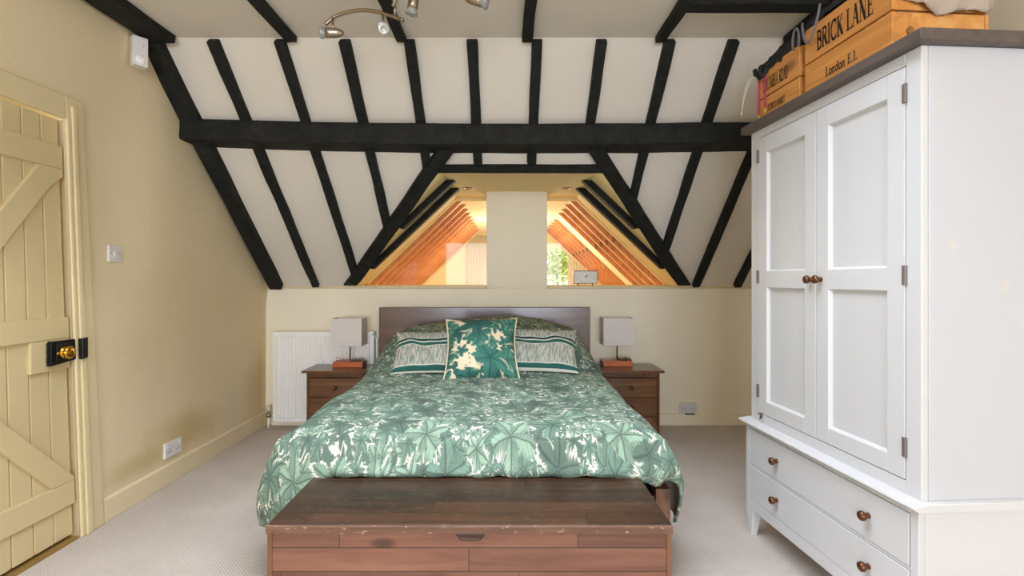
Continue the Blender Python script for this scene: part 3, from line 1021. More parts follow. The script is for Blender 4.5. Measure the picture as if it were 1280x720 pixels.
def cushion(name, w, h, t, mat, loc, tilt, yaw, roll, label, piping=False, group=None, pinch=0.06):
    m = MB(); n = 26
    for side in (1, -1):
        base = len(m.v)
        for j in range(n + 1):
            for i in range(n + 1):
                u = -1 + 2 * i / n; v = -1 + 2 * j / n
                x = w / 2 * u * (1 - pinch * (1 - v * v)); y = h / 2 * v * (1 - pinch * (1 - u * u))
                th = t / 2 * max(0, (1 - abs(u) ** 2.6)) ** 0.55 * max(0, (1 - abs(v) ** 2.6)) ** 0.55
                th *= 1 + 0.22 * noise.noise(Vector((x * 9, y * 9, loc[0] * 5 + side)))
                y -= 0.010 * math.sin(u * 5 + loc[0] * 9) * (1 - abs(v)); x += 0.008 * math.sin(v * 4 + loc[0] * 5) * (1 - abs(u))
                th += 0.006 * math.sin((u * 1.5 + v) * 7 + loc[0]) * (1 - u * u) * (1 - v * v)
                m.uv[len(m.v)] = (w / 2 * u, h / 2 * v)
                m.v.append(Vector((x, y, th * side)))
        for j in range(n):
            for i in range(n):
                q = [base + j * (n + 1) + i, base + j * (n + 1) + i + 1, base + (j + 1) * (n + 1) + i + 1, base + (j + 1) * (n + 1) + i]
                m.face(q if side > 0 else q[::-1])
    R = Matrix.Rotation(yaw, 4, 'Z') @ Matrix.Rotation(math.radians(90) - tilt, 4, 'X') @ Matrix.Rotation(roll, 4, 'Z')
    o = thing(name, label, 'cushion', loc, group=group)
    m.v = [R @ p for p in m.v]
    m.build('cover', mat, o, smooth=True, recalc=False)
    if piping:
        pts = []
        k = 28
        for e in range(4):
            for i in range(k):
                s_ = -1 + 2 * i / k
                u, v = [(s_, -1), (1, s_), (-s_, 1), (-1, -s_)][e]
                pts.append(R @ Vector((w / 2 * u * (1 - pinch * (1 - v * v)) * 1.012, h / 2 * v * (1 - pinch * (1 - u * u)) * 1.012, 0)))
        pts.append(pts[0])
        MB().tube(pts, 0.0055, 8, cap=False).build('piping', m_piping, o, smooth=True)
    return o


cushion('striped_cushion', 0.50, 0.33, 0.13, m_stripe, (-0.485, 3.27, 0.745), math.radians(42), 0.05, 0.0, 'grey-green striped oblong cushion left of the leaf cushion', group='striped cushions')
cushion('striped_cushion', 0.52, 0.34, 0.13, m_stripe, (0.215, 3.29, 0.755), math.radians(42), -0.05, -0.02, 'grey-green striped oblong cushion right of the leaf cushion', group='striped cushions')
cushion('leaf_cushion', 0.47, 0.47, 0.23, m_leafcushion, (-0.155, 3.19, 0.775), math.radians(40), 0.0, 0.03, 'square cushion with large teal leaves and cream piping, middle of the bed', piping=True, pinch=0.10)

# ------------------------------------------------------------------ chest at the foot of the bed
CX0, CX1, CY0, CY1, CH = -0.752, 0.524, 1.55, 1.945, 0.45
ch = thing('blanket_chest', 'long dark wooden blanket chest with plank lid at foot of bed', 'chest', ((CX0 + CX1) / 2, CY0, 0))
def cb(m): m.v = [p - ch.location for p in m.v]; return m
b = MB()
b.box((CX0 + .004, CY0 + .012, 0.03), (CX1 - .004, CY0 + .03, CH - .027))
b.box((CX0 + .004, CY1 - .03, 0.03), (CX1 - .004, CY1 - .012, CH - .027))
b.box((CX0 + .02, CY0 + .03, 0.03), (CX1 - .02, CY1 - .03, 0.05))
cb(b).build('body', m_front, ch, bevel=0.003)
for x0, x1 in ((CX0 + .002, CX0 + .018), (CX1 - .018, CX1 - .002)):
    cb(MB().box((x0, CY0 + .008, 0.0), (x1, CY1 - .01, CH - .027))).build('side_panel', m_chest_side, ch, bevel=0.003)
cb(MB().box((CX0, CY0 + .012, CH - .024), (CX1, CY1, CH))).build('lid', m_lid, ch, bevel=0.003)
le = MB()
# front lip of the lid with the cut-out pull
cxm = -0.11
zt, zb = CH, CH - .026
rings = []
le.prism([(CX0, CY0, zb), (CX1, CY0, zb), (CX1, CY0, zt), (CX0, CY0, zt)], (0, 0.012, 0))
cb(le).build('lid_edge', m_chest_edge, ch, bevel=0.003)
pl = MB().prism([(cxm - .048, CY0 - .002, zb + .004), (cxm + .048, CY0 - .002, zb + .004), (cxm + .034, CY0 - .002, zb - .017), (cxm - .034, CY0 - .002, zb - .017)], (0, 0.016, 0))
pl.prism([(cxm - .028, CY0 - .006, zb - .017), (cxm + .028, CY0 - .006, zb - .017), (cxm + .030, CY0 - .006, zb - .010), (cxm - .030, CY0 - .006, zb - .010)], (0, 0.008, 0))
cb(pl).build('lid_pull', m_lampdark, ch, bevel=0.002)

# ------------------------------------------------------------------ nightstands
def nightstand(x0, label):
    w, y0, y1, h = 0.5, 3.775, 4.085, 0.53
    t = thing('nightstand', label, 'nightstand', (x0 + w / 2, y0, 0), group='bedside cabinets')
    hw = w / 2; d = y1 - y0
    MB().box((-hw - .0, -0.012, h - .018), (hw, d, h)).build('top', m_walnut, t, bevel=0.005)
    b = MB()
    b.box((-hw + .03, 0.015, 0.0), (-hw + .05, d - .01, h - .018)).box((hw - .05, 0.015, 0), (hw - .03, d - .01, h - .018))
    b.box((-hw + .05, d - .025, 0.03), (hw - .05, d - .01, h - .018)).box((-hw + .05, 0.02, 0.03), (hw - .05, d - .025, 0.05))
    b.box((-hw + .05, 0.015, h - .055), (hw - .05, 0.035, h - .018))
    b.build('body', m_walnut_v, t, bevel=0.003)
    for k in range(3):
        z1 = h - .060 - k * .150; z0 = z1 - .146
        dr = MB().box((-hw + .052, 0.013, z0), (hw - .052, 0.034, z1)).build('drawer', m_walnut, t, bevel=0.003)
        MB().lathe((0, 0.013, (z0 + z1) / 2), (0, -1, 0), [(0, .008), (.008, .007), (.012, .014), (.020, .016), (.026, .011), (.028, .002)], 20).build('knob', m_knob, dr, smooth=True)
    return t


nightstand(-1.552, 'dark wood nightstand with drawers in front of the radiator')
nightstand(0.708, 'dark wood nightstand with drawers on the side of the wardrobe')


def lamp(x, y, side, label):
    z = 0.53
    t = thing('table_lamp', label, 'lamp', (x, y, z), group='bedside lamps')
    b = MB().box((-.117, -.05, 0.0), (.117, .05, .045))
    b.build('base', m_lampbase, t, bevel=0.004)
    for k in range(4):
        r = MB()
        xx = .02 + k * .026
        r.prism([(xx, -.045, .045), (xx + .016, -.045, .045), (xx + .008, -.045, .062), (xx - .002, -.045, .064)], (0, .085, 0))
        r.build('ridge', m_walnut, t, bevel=0.002)
    MB().box((.1172, -.046, 0.002), (.125, .046, .043)).build('end_cap', m_lampdark, t, bevel=0.002) if side < 0 else MB().box((-.125, -.046, 0.002), (-.1172, .046, .043)).build('end_cap', m_lampdark, t, bevel=0.002)
    MB().tube([(.005, .005, .045), (.005, .005, .376)], .0055, 12).build('pole', m_nickel, t, smooth=True)
    sx, sy, s0, s1 = .121, .08, .172, .388
    s = MB(); tt = .003
    s.box((-sx, -sy, s0), (sx, -sy + tt, s1)).box((-sx, sy - tt, s0), (sx, sy, s1))
    s.box((-sx, -sy + tt, s0), (-sx + tt, sy - tt, s1)).box((sx - tt, -sy + tt, s0), (sx, sy - tt, s1))
    sh = s.build('lamp_shade', m_shade, t, bevel=0.001)
    g = MB().tube([(.005, .005, .375), (-sx + .003, .005, .375)], .002, 6).tube([(.005, .005, .375), (sx - .003, .005, .375)], .002, 6)
    g.build('shade_bracket', m_nickel, sh)
    MB().lathe((.005, .005, .30), (0, 0, 1), [(0, .012), (.03, .013), (.05, .02), (.07, .016), (.08, .003)], 14).build('bulb', m_bulbglass, t, smooth=True)


lamp(-1.245, 3.95, -1, 'table lamp with boxy white shade on the nightstand by the radiator')
lamp(0.895, 4.0, 1, 'table lamp with boxy white shade on the nightstand towards the wardrobe')
# spectacles on the left lamp base
g = thing('wire_spectacles', 'thin dark red wire spectacles lying on the base of the radiator-side lamp', 'glasses', (-1.32, 3.935, 0.5755))
for xo in (0.0, 0.05):
    MB().tube([(xo + .02 * math.cos(a), .018 * math.sin(a), .004 + .001 * math.cos(a)) for a in [2 * PI * i / 20 for i in range(21)]], .0014, 6, cap=False).build('rim', m_darkred, g)
MB().tube([(.02, 0, .004), (.025, .002, .008), (.03, 0, .004)], .0014, 6).build('bridge', m_darkred, g)
MB().tube([(-.02, 0, .004), (-.03, 0.02, .034), (-.02, .03, .028), (.03, .03, .005)], .0014, 6).build('temple', m_darkred, g)
MB().tube([(.07, 0, .004), (.068, .03, .012), (.01, .034, .006)], .0014, 6).build('temple', m_darkred, g)

# ------------------------------------------------------------------ radiator
ra = thing('radiator', 'white panel radiator on the back wall behind the nightstand', 'radiator', (-1.55, 4.12, 0.0))
rx0, rx1, rz0, rz1 = -1.915 + 1.55, -1.09 + 1.55, 0.055, 0.785
pm = MB()
nr = 26
prof = []
xs = rx0 + .025
stepw = (rx1 - rx0 - .05) / nr
pts = [(rx0, 0), (rx0 + .02, -0.006)]
for i in range(nr):
    a = xs + i * stepw
    pts += [(a, -0.006), (a + stepw * .28, -0.016), (a + stepw * .72, -0.016), (a + stepw, -0.006)]
pts += [(rx1, 0)]
front = [(x, -0.03 + y) for x, y in pts]
zc0, zc1 = rz0 + .035, rz1 - .035
pm.loft([[(x, min(y, -0.03), rz0) for x, y in front], [(x, -0.032, rz0 + .02) for x, y in front], [(x, y, zc0) for x, y in front], [(x, y, zc1) for x, y in front], [(x, -0.032, rz1 - .02) for x, y in front], [(x, -0.03, rz1) for x, y in front]], cap=False, closed=False)
pm.box((rx0, -0.03, rz0), (rx1, -0.012, rz1))
pm.build('panel', m_rad, ra)
MB().box((rx0 - .003, -0.038, rz1), (rx1 + .003, 0.03, rz1 + .008)).build('top_grille', m_rad, ra, bevel=0.002)
MB().box((rx0 - .003, -0.034, rz0 + .01), (rx0, 0.03, rz1)).build('side_panel', m_rad, ra)
MB().box((rx1, -0.034, rz0 + .01), (rx1 + .003, 0.03, rz1)).build('side_panel', m_rad, ra)
for q_ in (rx0 + .1, rx1 - .14):
    MB().box((q_, -.012, rz0 + .1), (q_ + .04, .055, rz0 + .15)).build('bracket', m_rad, ra)
vx = -0.410
va = MB().lathe((vx, -0.02, 0.085), (0, 0, 1), [(0, .016), (.02, .017), (.03, .017), (.032, .012), (.055, .012)], 18)
va.tube([(vx, -0.02, 0.10), (rx0 + .01, -0.02, 0.10)], .009, 10)
va = va.build('valve', m_chrome, ra, smooth=True)
MB().lathe((vx, -0.02, 0.135), (0, 0, 1), [(0, .017), (.02, .02), (.045, .018), (.05, .006)], 18).build('valve_cap', m_valve, va, smooth=True)
MB().tube([(vx, -0.02, 0.0), (vx, -0.02, 0.09)], .009, 12).build('pipe', m_rad, ra, smooth=True)
hx_ = (465.5 - VX) * 4.12 / F + 1.55
MB().tube([(hx_, -0.02, 0.76), (hx_ + .01, -0.035, 0.775), (hx_ + .012, -0.02, 0.75), (hx_ - .002, -0.022, 0.735)], .004, 8).build('bleed_key', m_iron, ra, smooth=True)
MB().tube([(rx1 + .02, 0, 0.0), (rx1 + .02, 0, 0.74), (rx1 + .0, 0, 0.745)], .008, 10).build('pipe', m_rad, ra, smooth=True)

# ------------------------------------------------------------------ sockets, switch, sensor, clock
def socket(name, label, cat, origin, rz, w, h, double=True):
    t = thing(name, label, cat, origin, rz)
    MB().box((-w / 2, -0.014, -h / 2), (w / 2, 0, h / 2)).build('plate', m_plastic, t, bevel=0.003)
    for c in ((-w / 4, w / 4) if double else (0,)):
        hl_ = MB(); sw = MB()
        for dx, dz in ((-.011, -.012), (.011, -.012), (0, .004)):
            hl_.box((c + dx - .003, -.0146, dz - .004), (c + dx + .003, -.0138, dz + .003))
        sw.box((c + .008 if c > 0 else c - .02, -.018, .014), (c + .02 if c > 0 else c - .008, -.0138, .032))
        hl_.build('socket_opening', m_plastic_dark, t)
        sw.build('rocker_switch', m_plastic, t, bevel=0.001)
    return t


pS = P(859.5, 510, YW - 0.0)
s1 = socket('wall_socket', 'white double socket low on the back wall near the wardrobe', 'socket', (pS.x, YW, pS.z), 0, 0.15, 0.09)
MB().box((-.03, -.03, -.05), (.05, -.0145, -.042)).build('cable_clip', m_plastic_dark, s1)
socket('wall_socket', 'white double socket on the left wall just above the baseboard', 'socket', (XL, 3.0, 0.205), PI / 2, 0.15, 0.09)
t = thing('wall_switch', 'small square white switch plate on the left wall beside the door', 'switch', (XL, 2.555, 1.355), PI / 2)
MB().box((-.043, -0.012, -.043), (.043, 0, .043)).build('plate', m_plastic, t, bevel=0.003)
MB().box((-.012, -0.0175, -.02), (.012, -0.0115, .012)).build('rocker', m_plastic, t, bevel=0.001)
for x in (-.03, .03):
    MB().lathe((x, -0.012, 0), (0, -1, 0), [(0, .003), (.001, .002)], 10).build('screw', m_plastic_dark, t)
sz = thing('motion_sensor', 'white alarm motion sensor high in the corner by the left wall', 'sensor', (-1.905, 2.575, 2.325), math.radians(52))
MB().prism([(-.034, -.03, 0), (.034, -.03, 0), (.034, .01, 0), (.0, .03, 0), (-.034, .01, 0)], (0, 0, .15)).build('housing', m_plastic, sz, bevel=0.004)
MB().lathe((0, -.03, .032), (0, -1, 0), [(0, .024), (.003, .022), (.006, .014), (.007, .002)], 20).build('lens', m_rad, sz, smooth=True)
MB().lathe((.014, -.03, .105), (0, -1, 0), [(0, .0035), (.002, .002)], 10).build('indicator_light', m_led, sz)

pc = P(732, 359, 4.22)
ck = thing('sill_clock', 'small oblong clock on feet standing on the window sill', 'clock', (pc.x, 4.24, SILL + .022))
MB().box((-.102, -.018, .016), (.102, .018, .128)).build('case', m_clockrim, ck, bevel=0.003)
fa = MB().box((-.095, -.0205, .023), (.095, -.017, .121))
for a, L, w in ((math.radians(38), .038, .003), (math.radians(52), .024, .004)):
    MB().prism([(-math.cos(a) * w, -.0215, .072 + math.sin(a) * w), (math.sin(a) * L, -.0215, .072 + math.cos(a) * L), (math.cos(a) * w, -.0215, .072 - math.sin(a) * w)], (0, -.001, 0)).build('hand', m_ink, ck)
q = fa.lathe((0, -.0205, .072), (0, -1, 0), [(0, .005), (.002, .004)], 12, mi=1)
for i in range(12):
    a = 2 * PI * i / 12
    cx_, cz_ = .078 * math.sin(a), .072 + .040 * math.cos(a)
    q.box((cx_ - .003, -.0212, cz_ - .003), (cx_ + .003, -.0203, cz_ + .003), 1)
q.build('face', [m_clockface, m_hinge], ck)
for x in (-.06, .06):
    MB().box((x - .004, -.01, 0), (x + .004, .01, .017)).build('foot', m_iron, ck)

# ------------------------------------------------------------------ spotlight bar
sb = thing('spotlight_bar', 'curved satin nickel spotlight bar with adjustable heads on the ceiling', 'light', (-0.30, 2.2, HC))
def lp(v): return Vector(v) - sb.location
def px(x, y, Y=2.25): return lp(P(x, y, Y))
def arcpts(p):
    out = []
    for i in range(len(p) - 1):
        p0 = p[max(i - 1, 0)]; p1 = p[i]; p2 = p[i + 1]; p3 = p[min(i + 2, len(p) - 1)]
        for k in range(8):
            t = k / 8
            out.append(0.5 * ((2 * p1) + (p2 - p0) * t + (2 * p0 - 5 * p1 + 4 * p2 - p3) * t * t + (3 * p1 - p0 - 3 * p2 + p3) * t ** 3))
    out.append(p[-1])
    return out
arm1 = arcpts([px(406, 33, 2.30), px(418, 21, 2.29), px(440, 14.5, 2.27), px(462, 13.5, 2.25), px(482, 17, 2.23), px(505, 25.5, 2.2)] if False else [px(406.5, 31, 2.30), px(420, 20, 2.29), px(440, 14, 2.27), px(460, 13, 2.25), px(480, 17, 2.23), px(504, 25.5, 2.2)])
MB().tube(arm1, .0085, 12).build('arm', m_nickel, sb, smooth=True)
arm2 = arcpts([px(491, 8, 2.2), px(500, -6, 2.18), px(530, -16, 2.16), px(560, -20, 2.14), px(585, -14, 2.12), px(606, -6, 2.1)])
MB().tube(arm2, .0085, 12).build('arm', m_nickel, sb, smooth=True)
MB().tube([px(493.5, 6, 2.2), px(493.5, 21, 2.215)], .006, 10).build('joint_stem', m_nickel, sb, smooth=True)
mp = lp((-0.30, 2.14, HC))
MB().lathe(mp, (0, 0, -1), [(0, .06), (.018, .06), (.024, .052), (.026, .01), (.075, .009)], 28).build('ceiling_plate', m_nickel, sb, smooth=False, bevel=0.001)
_top = P(558, -20, 2.14)


def head(top, hinge, d, k=1.0):
    """stem from the arm, bullet body along d, bulb at the end"""
    d = Vector(d).normalized()
    MB().tube([top, hinge], .0062, 10).build('stem', m_nickel, sb, smooth=True)
    o = hinge - d * .028
    hd = MB().lathe(o, d, [(-.022, .004), (-.016, .011), (-.004, .018), (.012, .0215), (.040, .023), (.058, .023), (.058, .019), (.05, .018)], 24).build('spot_head', m_nickel, sb, smooth=True)
    MB().lathe(o, d, [(.050, .017), (.060, .020), (.072, .026), (.082, .028), (.084, .026), (.078, .012), (.074, .004)], 24).build('bulb', m_bulbglass, hd, smooth=True)
    MB().lathe(o, d, [(.0655, .019), (.0745, .0235), (.070, .012), (.062, .004)], 20).build('bulb_reflector', m_reflector, hd, smooth=True)


head(px(416, 22, 2.29), px(416, 41, 2.29), (-1.0, -0.12, -0.05))
head(px(479, 17, 2.23), px(479, 36, 2.23), (0.22, -0.87, -0.42))
head(px(517, -12, 2.17), px(517, 2, 2.17), (-0.22, 0.12, -1.0))
head(px(590, -12, 2.11), px(594, 0, 2.11), (1.0, -0.1, -0.32))

# ------------------------------------------------------------------ wardrobe
YAW = math.atan2(-0.998, 0.067)
wd = thing('wardrobe', 'tall white two-door wardrobe over two drawers with grey-brown top', 'wardrobe', (1.186, 2.394, 0), YAW)
W, D, H0, H1 = 0.909, 0.56, 0.555, 1.925
def wbuild(m, name, mat, parent=None, **k): return m.build(name, mat, parent or wd, **k)
c = MB()
c.box((0, 0, H0), (0.06, 0.022, H1)).box((W - .055, 0, H0), (W, 0.022, H1)).box((.06, 0, H0), (W - .055, .022, .597)).box((.06, 0, 1.886), (W - .055, .022, H1))
c.box((0, .022, H0), (.02, D, H1)).box((.02, D - .012, H0), (W - .02, D, H1)).box((.02, .022, H0), (W - .02, D - .012, H0 + .02)).box((.02, .022, H1 - .02), (W - .02, D - .012, H1))
wbuild(c, 'carcass', m_wardrobe, bevel=0.003)
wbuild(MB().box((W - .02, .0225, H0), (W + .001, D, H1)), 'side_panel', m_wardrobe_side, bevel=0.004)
wbuild(MB().box((-.035, -.035, H1), (W + .035, D, H1 + .036)), 'top_board', m_topboard, bevel=0.004)


def panelled_door(x0, x1, hinge_left, knob_x):
    z0, z1 = .600, 1.883
    st = .066
    d = MB()
    y0, y1 = -.002, .018
    d.box((x0, y0, z0), (x0 + st, y1, z1)).box((x1 - st, y0, z0), (x1, y1, z1))
    d.box((x0 + st, y0, z1 - .077), (x1 - st, y1, z1)).box((x0 + st, y0, z0), (x1 - st, y1, z0 + .061)).box((x0 + st, y0, 1.185), (x1 - st, y1, 1.260))
    door = wbuild(d, 'door', m_wardrobe, bevel=0.002)
    for a, b in ((z0 + .061, 1.185), (1.260, z1 - .077)):
        p = MB()
        X0, X1 = x0 + st, x1 - st
        p.box((X0, y0 + .013, a), (X1, y1 - .001, b))
        # small chamfer moulding round the panel
        t = .007
        p.prism([(X0, y0 + .002, a), (X0 + t, y0 + .013, a), (X0, y0 + .013, a)], (0, 0, b - a)).prism([(X1, y0 + .002, a), (X1, y0 + .013, a), (X1 - t, y0 + .013, a)], (0, 0, b - a))
        p.prism([(X0, y0 + .002, a), (X0, y0 + .013, a), (X0, y0 + .013, a + t)], (X1 - X0, 0, 0)).prism([(X0, y0 + .002, b), (X0, y0 + .013, b - t), (X0, y0 + .013, b)], (X1 - X0, 0, 0))
        wbuild(p, 'door_panel', m_wardrobe, door)
    k = MB().lathe((knob_x, y0, 1.222), (0, -1, 0), [(0, .010), (.004, .009), (.010, .007), (.014, .012), (.022, .0165), (.030, .0155), (.035, .009), (.036, .001)], 24)
    wbuild(k, 'knob', m_knob, door, smooth=True)
    hx = x0 if hinge_left else x1
    for z in (.70, 1.235, 1.80):
        wbuild(MB().lathe((hx + (-.004 if hinge_left else .004), y0 - .001, z - .03), (0, 0, 1), [(0, .0055), (.06, .0055)], 10).box((hx - .008, y0 - .002, z - .03), (hx + .008, y0 + .002, z + .03)), 'hinge', m_hinge, door)


panelled_door(.0615, .452, True, .432)
panelled_door(.455, .8525, False, .482)
# base with two drawers
bs = MB()
bx0, bx1, by0 = -.012, W + .012, -.02
bs.box((bx0, by0, .10), (bx0 + .03, by0 + .02, .53)).box((bx1 - .03, by0, .10), (bx1, by0 + .02, .53))
bs.box((bx0 + .03, by0, .513), (bx1 - .03, by0 + .02, .53)).box((bx0 + .03, by0, .13), (bx1 - .03, by0 + .02, .182))
bs.box((bx0 + .03, by0 + .001, .3385), (bx1 - .03, by0 + .02, .3475))
bs.box((bx0, by0 + .02, .13), (bx0 + .02, D + .01, .53)).box((bx1 - .02, by0 + .02, .13), (bx1, D + .01, .53)).box((bx0 + .02, D - .005, .13), (bx1 - .02, D + .01, .53)).box((bx0 + .02, by0 + .02, .13), (bx1 - .02, D - .005, .15))
wbuild(bs, 'base', m_wardrobe, bevel=0.003)
mo_ = MB()
yb = by0 - .026
xa_, xb_ = bx0 - .024, bx1 + .012
mo_.prism([(xa_, yb + .02, .53), (xa_, yb, .541), (xa_, yb + .003, .548), (xa_, by0 + .022, .556), (xa_, D + .01, .556), (xa_, D + .01, .53)], (xb_ - xa_, 0, 0))
wbuild(mo_, 'moulding', m_wardrobe, bevel=0.002)
for (x, y, sx) in ((bx0, by0, 1), (bx1, by0, -1), (bx0, D - .04, 1), (bx1, D - .04, -1)):
    m = MB().hexa([(x + sx * .012, y + .006, 0), (x + sx * .036, y + .006, 0), (x + sx * .036, y + .035, 0), (x + sx * .012, y + .035, 0), (x, y, .131), (x + sx * .06, y, .131), (x + sx * .06, y + .045, .131), (x, y + .045, .131)])
    wbuild(m, 'leg', m_wardrobe, bevel=0.003)
for z0, z1, kz in ((.350, .511, .432), (.184, .3365, .262)):
    dr = wbuild(MB().box((bx0 + .033, by0 - .001, z0), (bx1 - .033, by0 + .018, z1)), 'drawer', m_wardrobe, bevel=0.002)
    for kx in (.235, .735):
        wbuild(MB().lathe((kx, by0 - .001, kz), (0, -1, 0), [(0, .010), (.004, .009), (.010, .007), (.014, .012), (.022, .0165), (.030, .0155), (.035, .009), (.036, .001)], 24), 'knob', m_knob, dr, smooth=True)
# dark catch ribbon at the foot of the far door
tg = thing('ribbon_scrap', 'tiny dark ribbon scrap caught under the far wardrobe door', 'ribbon', wd.location, YAW)
MB().tube([(.092, -.006, .602), (.098, -.010, .588), (.090, -.012, .574)], [.004, .006, .002], 8).tube([(.092, -.006, .602), (.078, -.010, .594), (.070, -.012, .596)], [.002, .003, .001], 8).build('knot', m_maroon, tg)

# ------------------------------------------------------------------ lettering with serifs
def strokes():
    T, t = .17, .07
    def arcs(cx, cy, rx, ry, a0, a1, n=12): return [(cx + rx * math.cos(math.radians(a0 + (a1 - a0) * i / n)), cy + ry * math.sin(math.radians(a0 + (a1 - a0) * i / n))) for i in range(n + 1)]
    V = lambda x, w=T: ([(x, 0), (x, 1)], w)
    s = lambda x, y, l=.16: ([(x - l, y), (x + l, y)], t * .8)
    G = {}
    G['I'] = (.36, [V(.18), s(.18, .03), s(.18, .97)])
    G['L'] = (.60, [V(.17), s(.17, .03), s(.17, .97), ([(.17, .04), (.56, .04)], t), ([(.56, .0), (.56, .22)], t)])
    G['E'] = (.62, [V(.17), s(.15, .03), s(.15, .97), ([(.17, .04), (.56, .04)], t), ([(.17, .96), (.54, .96)], t), ([(.17, .5), (.42, .5)], t), ([(.56, .0), (.56, .22)], t), ([(.54, .8), (.54, 1)], t), ([(.42, .40), (.42, .60)], t)])
    G['F'] = (.58, [V(.17), s(.17, .03), s(.15, .97), ([(.17, .96), (.54, .96)], t), ([(.17, .5), (.42, .5)], t), ([(.54, .8), (.54, 1)], t), ([(.42, .40), (.42, .60)], t)])
    G['B'] = (.66, [V(.17), s(.12, .03, .12), s(.12, .97, .12), ([(.17, .96)] + arcs(.30, .75, .24, .21, 90, -90) + [(.17, .54)], t * 1.5), ([(.17, .54)] + arcs(.32, .29, .27, .25, 90, -90) + [(.17, .04)], t * 1.7)])
    G['R'] = (.70, [V(.17), s(.17, .03), s(.12, .97, .12), ([(.17, .96)] + arcs(.32, .74, .24, .22, 90, -90) + [(.17, .52)], t * 1.5), ([(.34, .52), (.62, .03)], T), s(.62, .03, .10)])
    G['C'] = (.72, [(arcs(.42, .5, .34, .47, 48, 312, 20), t * 1.7), ([(.66, .68), (.66, .98)], t), ([(.64, .10), (.68, .25)], t)])
    G['O'] = (.78, [(arcs(.39, .5, .31, .46, 0, 360, 26), t * 1.9)])
    G['U'] = (.74, [([(.17, 1), (.17, .3)] + arcs(.37, .3, .20, .26, 180, 360) + [(.57, 1)], t * 1.6), s(.17, .97), s(.57, .97)])
    G['D'] = (.76, [V(.17), s(.12, .03, .12), s(.12, .97, .12), ([(.17, .96)] + arcs(.30, .5, .36, .46, 90, -90, 16) + [(.17, .04)], t * 1.6)])
    G['K'] = (.72, [V(.17), s(.17, .03), s(.17, .97), ([(.17, .42), (.58, .96)], t), ([(.32, .58), (.62, .03)], T), s(.60, .97, .11), s(.62, .03, .10)])
    G['A'] = (.74, [([(.12, .02), (.36, 1)], t), ([(.36, 1), (.62, .02)], T), ([(.22, .36), (.50, .36)], t), s(.12, .03, .11), s(.62, .03, .12)])
    G['N'] = (.78, [([(.15, 0), (.15, 1)], t), ([(.13, 1), (.62, 0)], T), ([(.62, 0), (.62, 1)], t), s(.15, .03, .12), s(.12, .97, .12), s(.62, .97, .12)])
    G['M'] = (.94, [([(.14, 0), (.16, 1)], t), ([(.16, 1), (.46, .05)], T), ([(.46, .05), (.76, 1)], t), ([(.76, 0), (.76, 1)], T), s(.14, .03, .11), s(.76, .03, .13), s(.12, .97, .1), s(.78, .97, .1)])
    G['W'] = (1.0, [([(.10, 1), (.30, 0)], T), ([(.30, 0), (.49, .95)], t), ([(.49, .95), (.68, 0)], T), ([(.68, 0), (.88, 1)], t), s(.10, .97, .12), s(.88, .97, .1), s(.49, .97, .1)])
    G['T'] = (.66, [V(.33), s(.33, .03), ([(.05, .96), (.61, .96)], t), ([(.05, .78), (.05, 1)], t), ([(.61, .78), (.61, 1)], t)])
    G['o'] = (.52, [(arcs(.26, .32, .19, .29, 0, 360, 20), t * 1.7)])
    G['n'] = (.56, [([(.13, 0), (.13, .62)], T * .9), ([(.13, .45)] + arcs(.27, .42, .15, .19, 150, 0) + [(.42, 0)], t * 1.7), s(.13, .03, .12), s(.42, .03, .12)])
    G['d'] = (.56, [(arcs(.24, .32, .17, .29, 20, 340, 18), t * 1.6), ([(.42, 0), (.42, 1)], T * .9), s(.36, .97, .08)])
    G['1'] = (.40, [V(.20), s(.20, .03), ([(.05, .82), (.20, .97)], t)])
    G['.'] = (.26, [([(.12, .0), (.12, .14)], .15)])
    G[' '] = (.36, [])
    return G


GLY = strokes()


def lettering(text, x0, z0, width, height, y, parent, name='lettering', y_dir=-1):
    """flat inked letters on a board facing local -Y, from x0 to x0 + width"""
    tot = sum(GLY[c][0] for c in text)
    kx = width / tot
    m = MB(); cur = 0.0
    n = 0
    for c_ in text:
        adv, st = GLY[c_]
        for pts, w in st:
            n += 1
            yy = y - .0006 - .00004 * (n % 9)
            for (a, b), (c2, d) in zip(pts, pts[1:]):
                ax, az, bx_, bz = x0 + (cur + a) * kx, z0 + b * height, x0 + (cur + c2) * kx, z0 + d * height
                dx, dz = bx_ - ax, bz - az
                l = math.hypot(dx, dz) or 1
                nx, nz = -dz / l, dx / l
                hw = w * 0.5 * (kx * abs(nx) + height * abs(nz))
                ex, ez = dx / l * hw * .25, dz / l * hw * .25
                m.quadpts([(ax + nx * hw - ex, yy, az + nz * hw - ez), (ax - nx * hw - ex, yy, az - nz * hw - ez), (bx_ - nx * hw + ex, yy, bz - nz * hw + ez), (bx_ + nx * hw + ex, yy, bz + nz * hw + ez)])
        cur += adv
    return m.build(name, m_ink, parent, recalc=False)


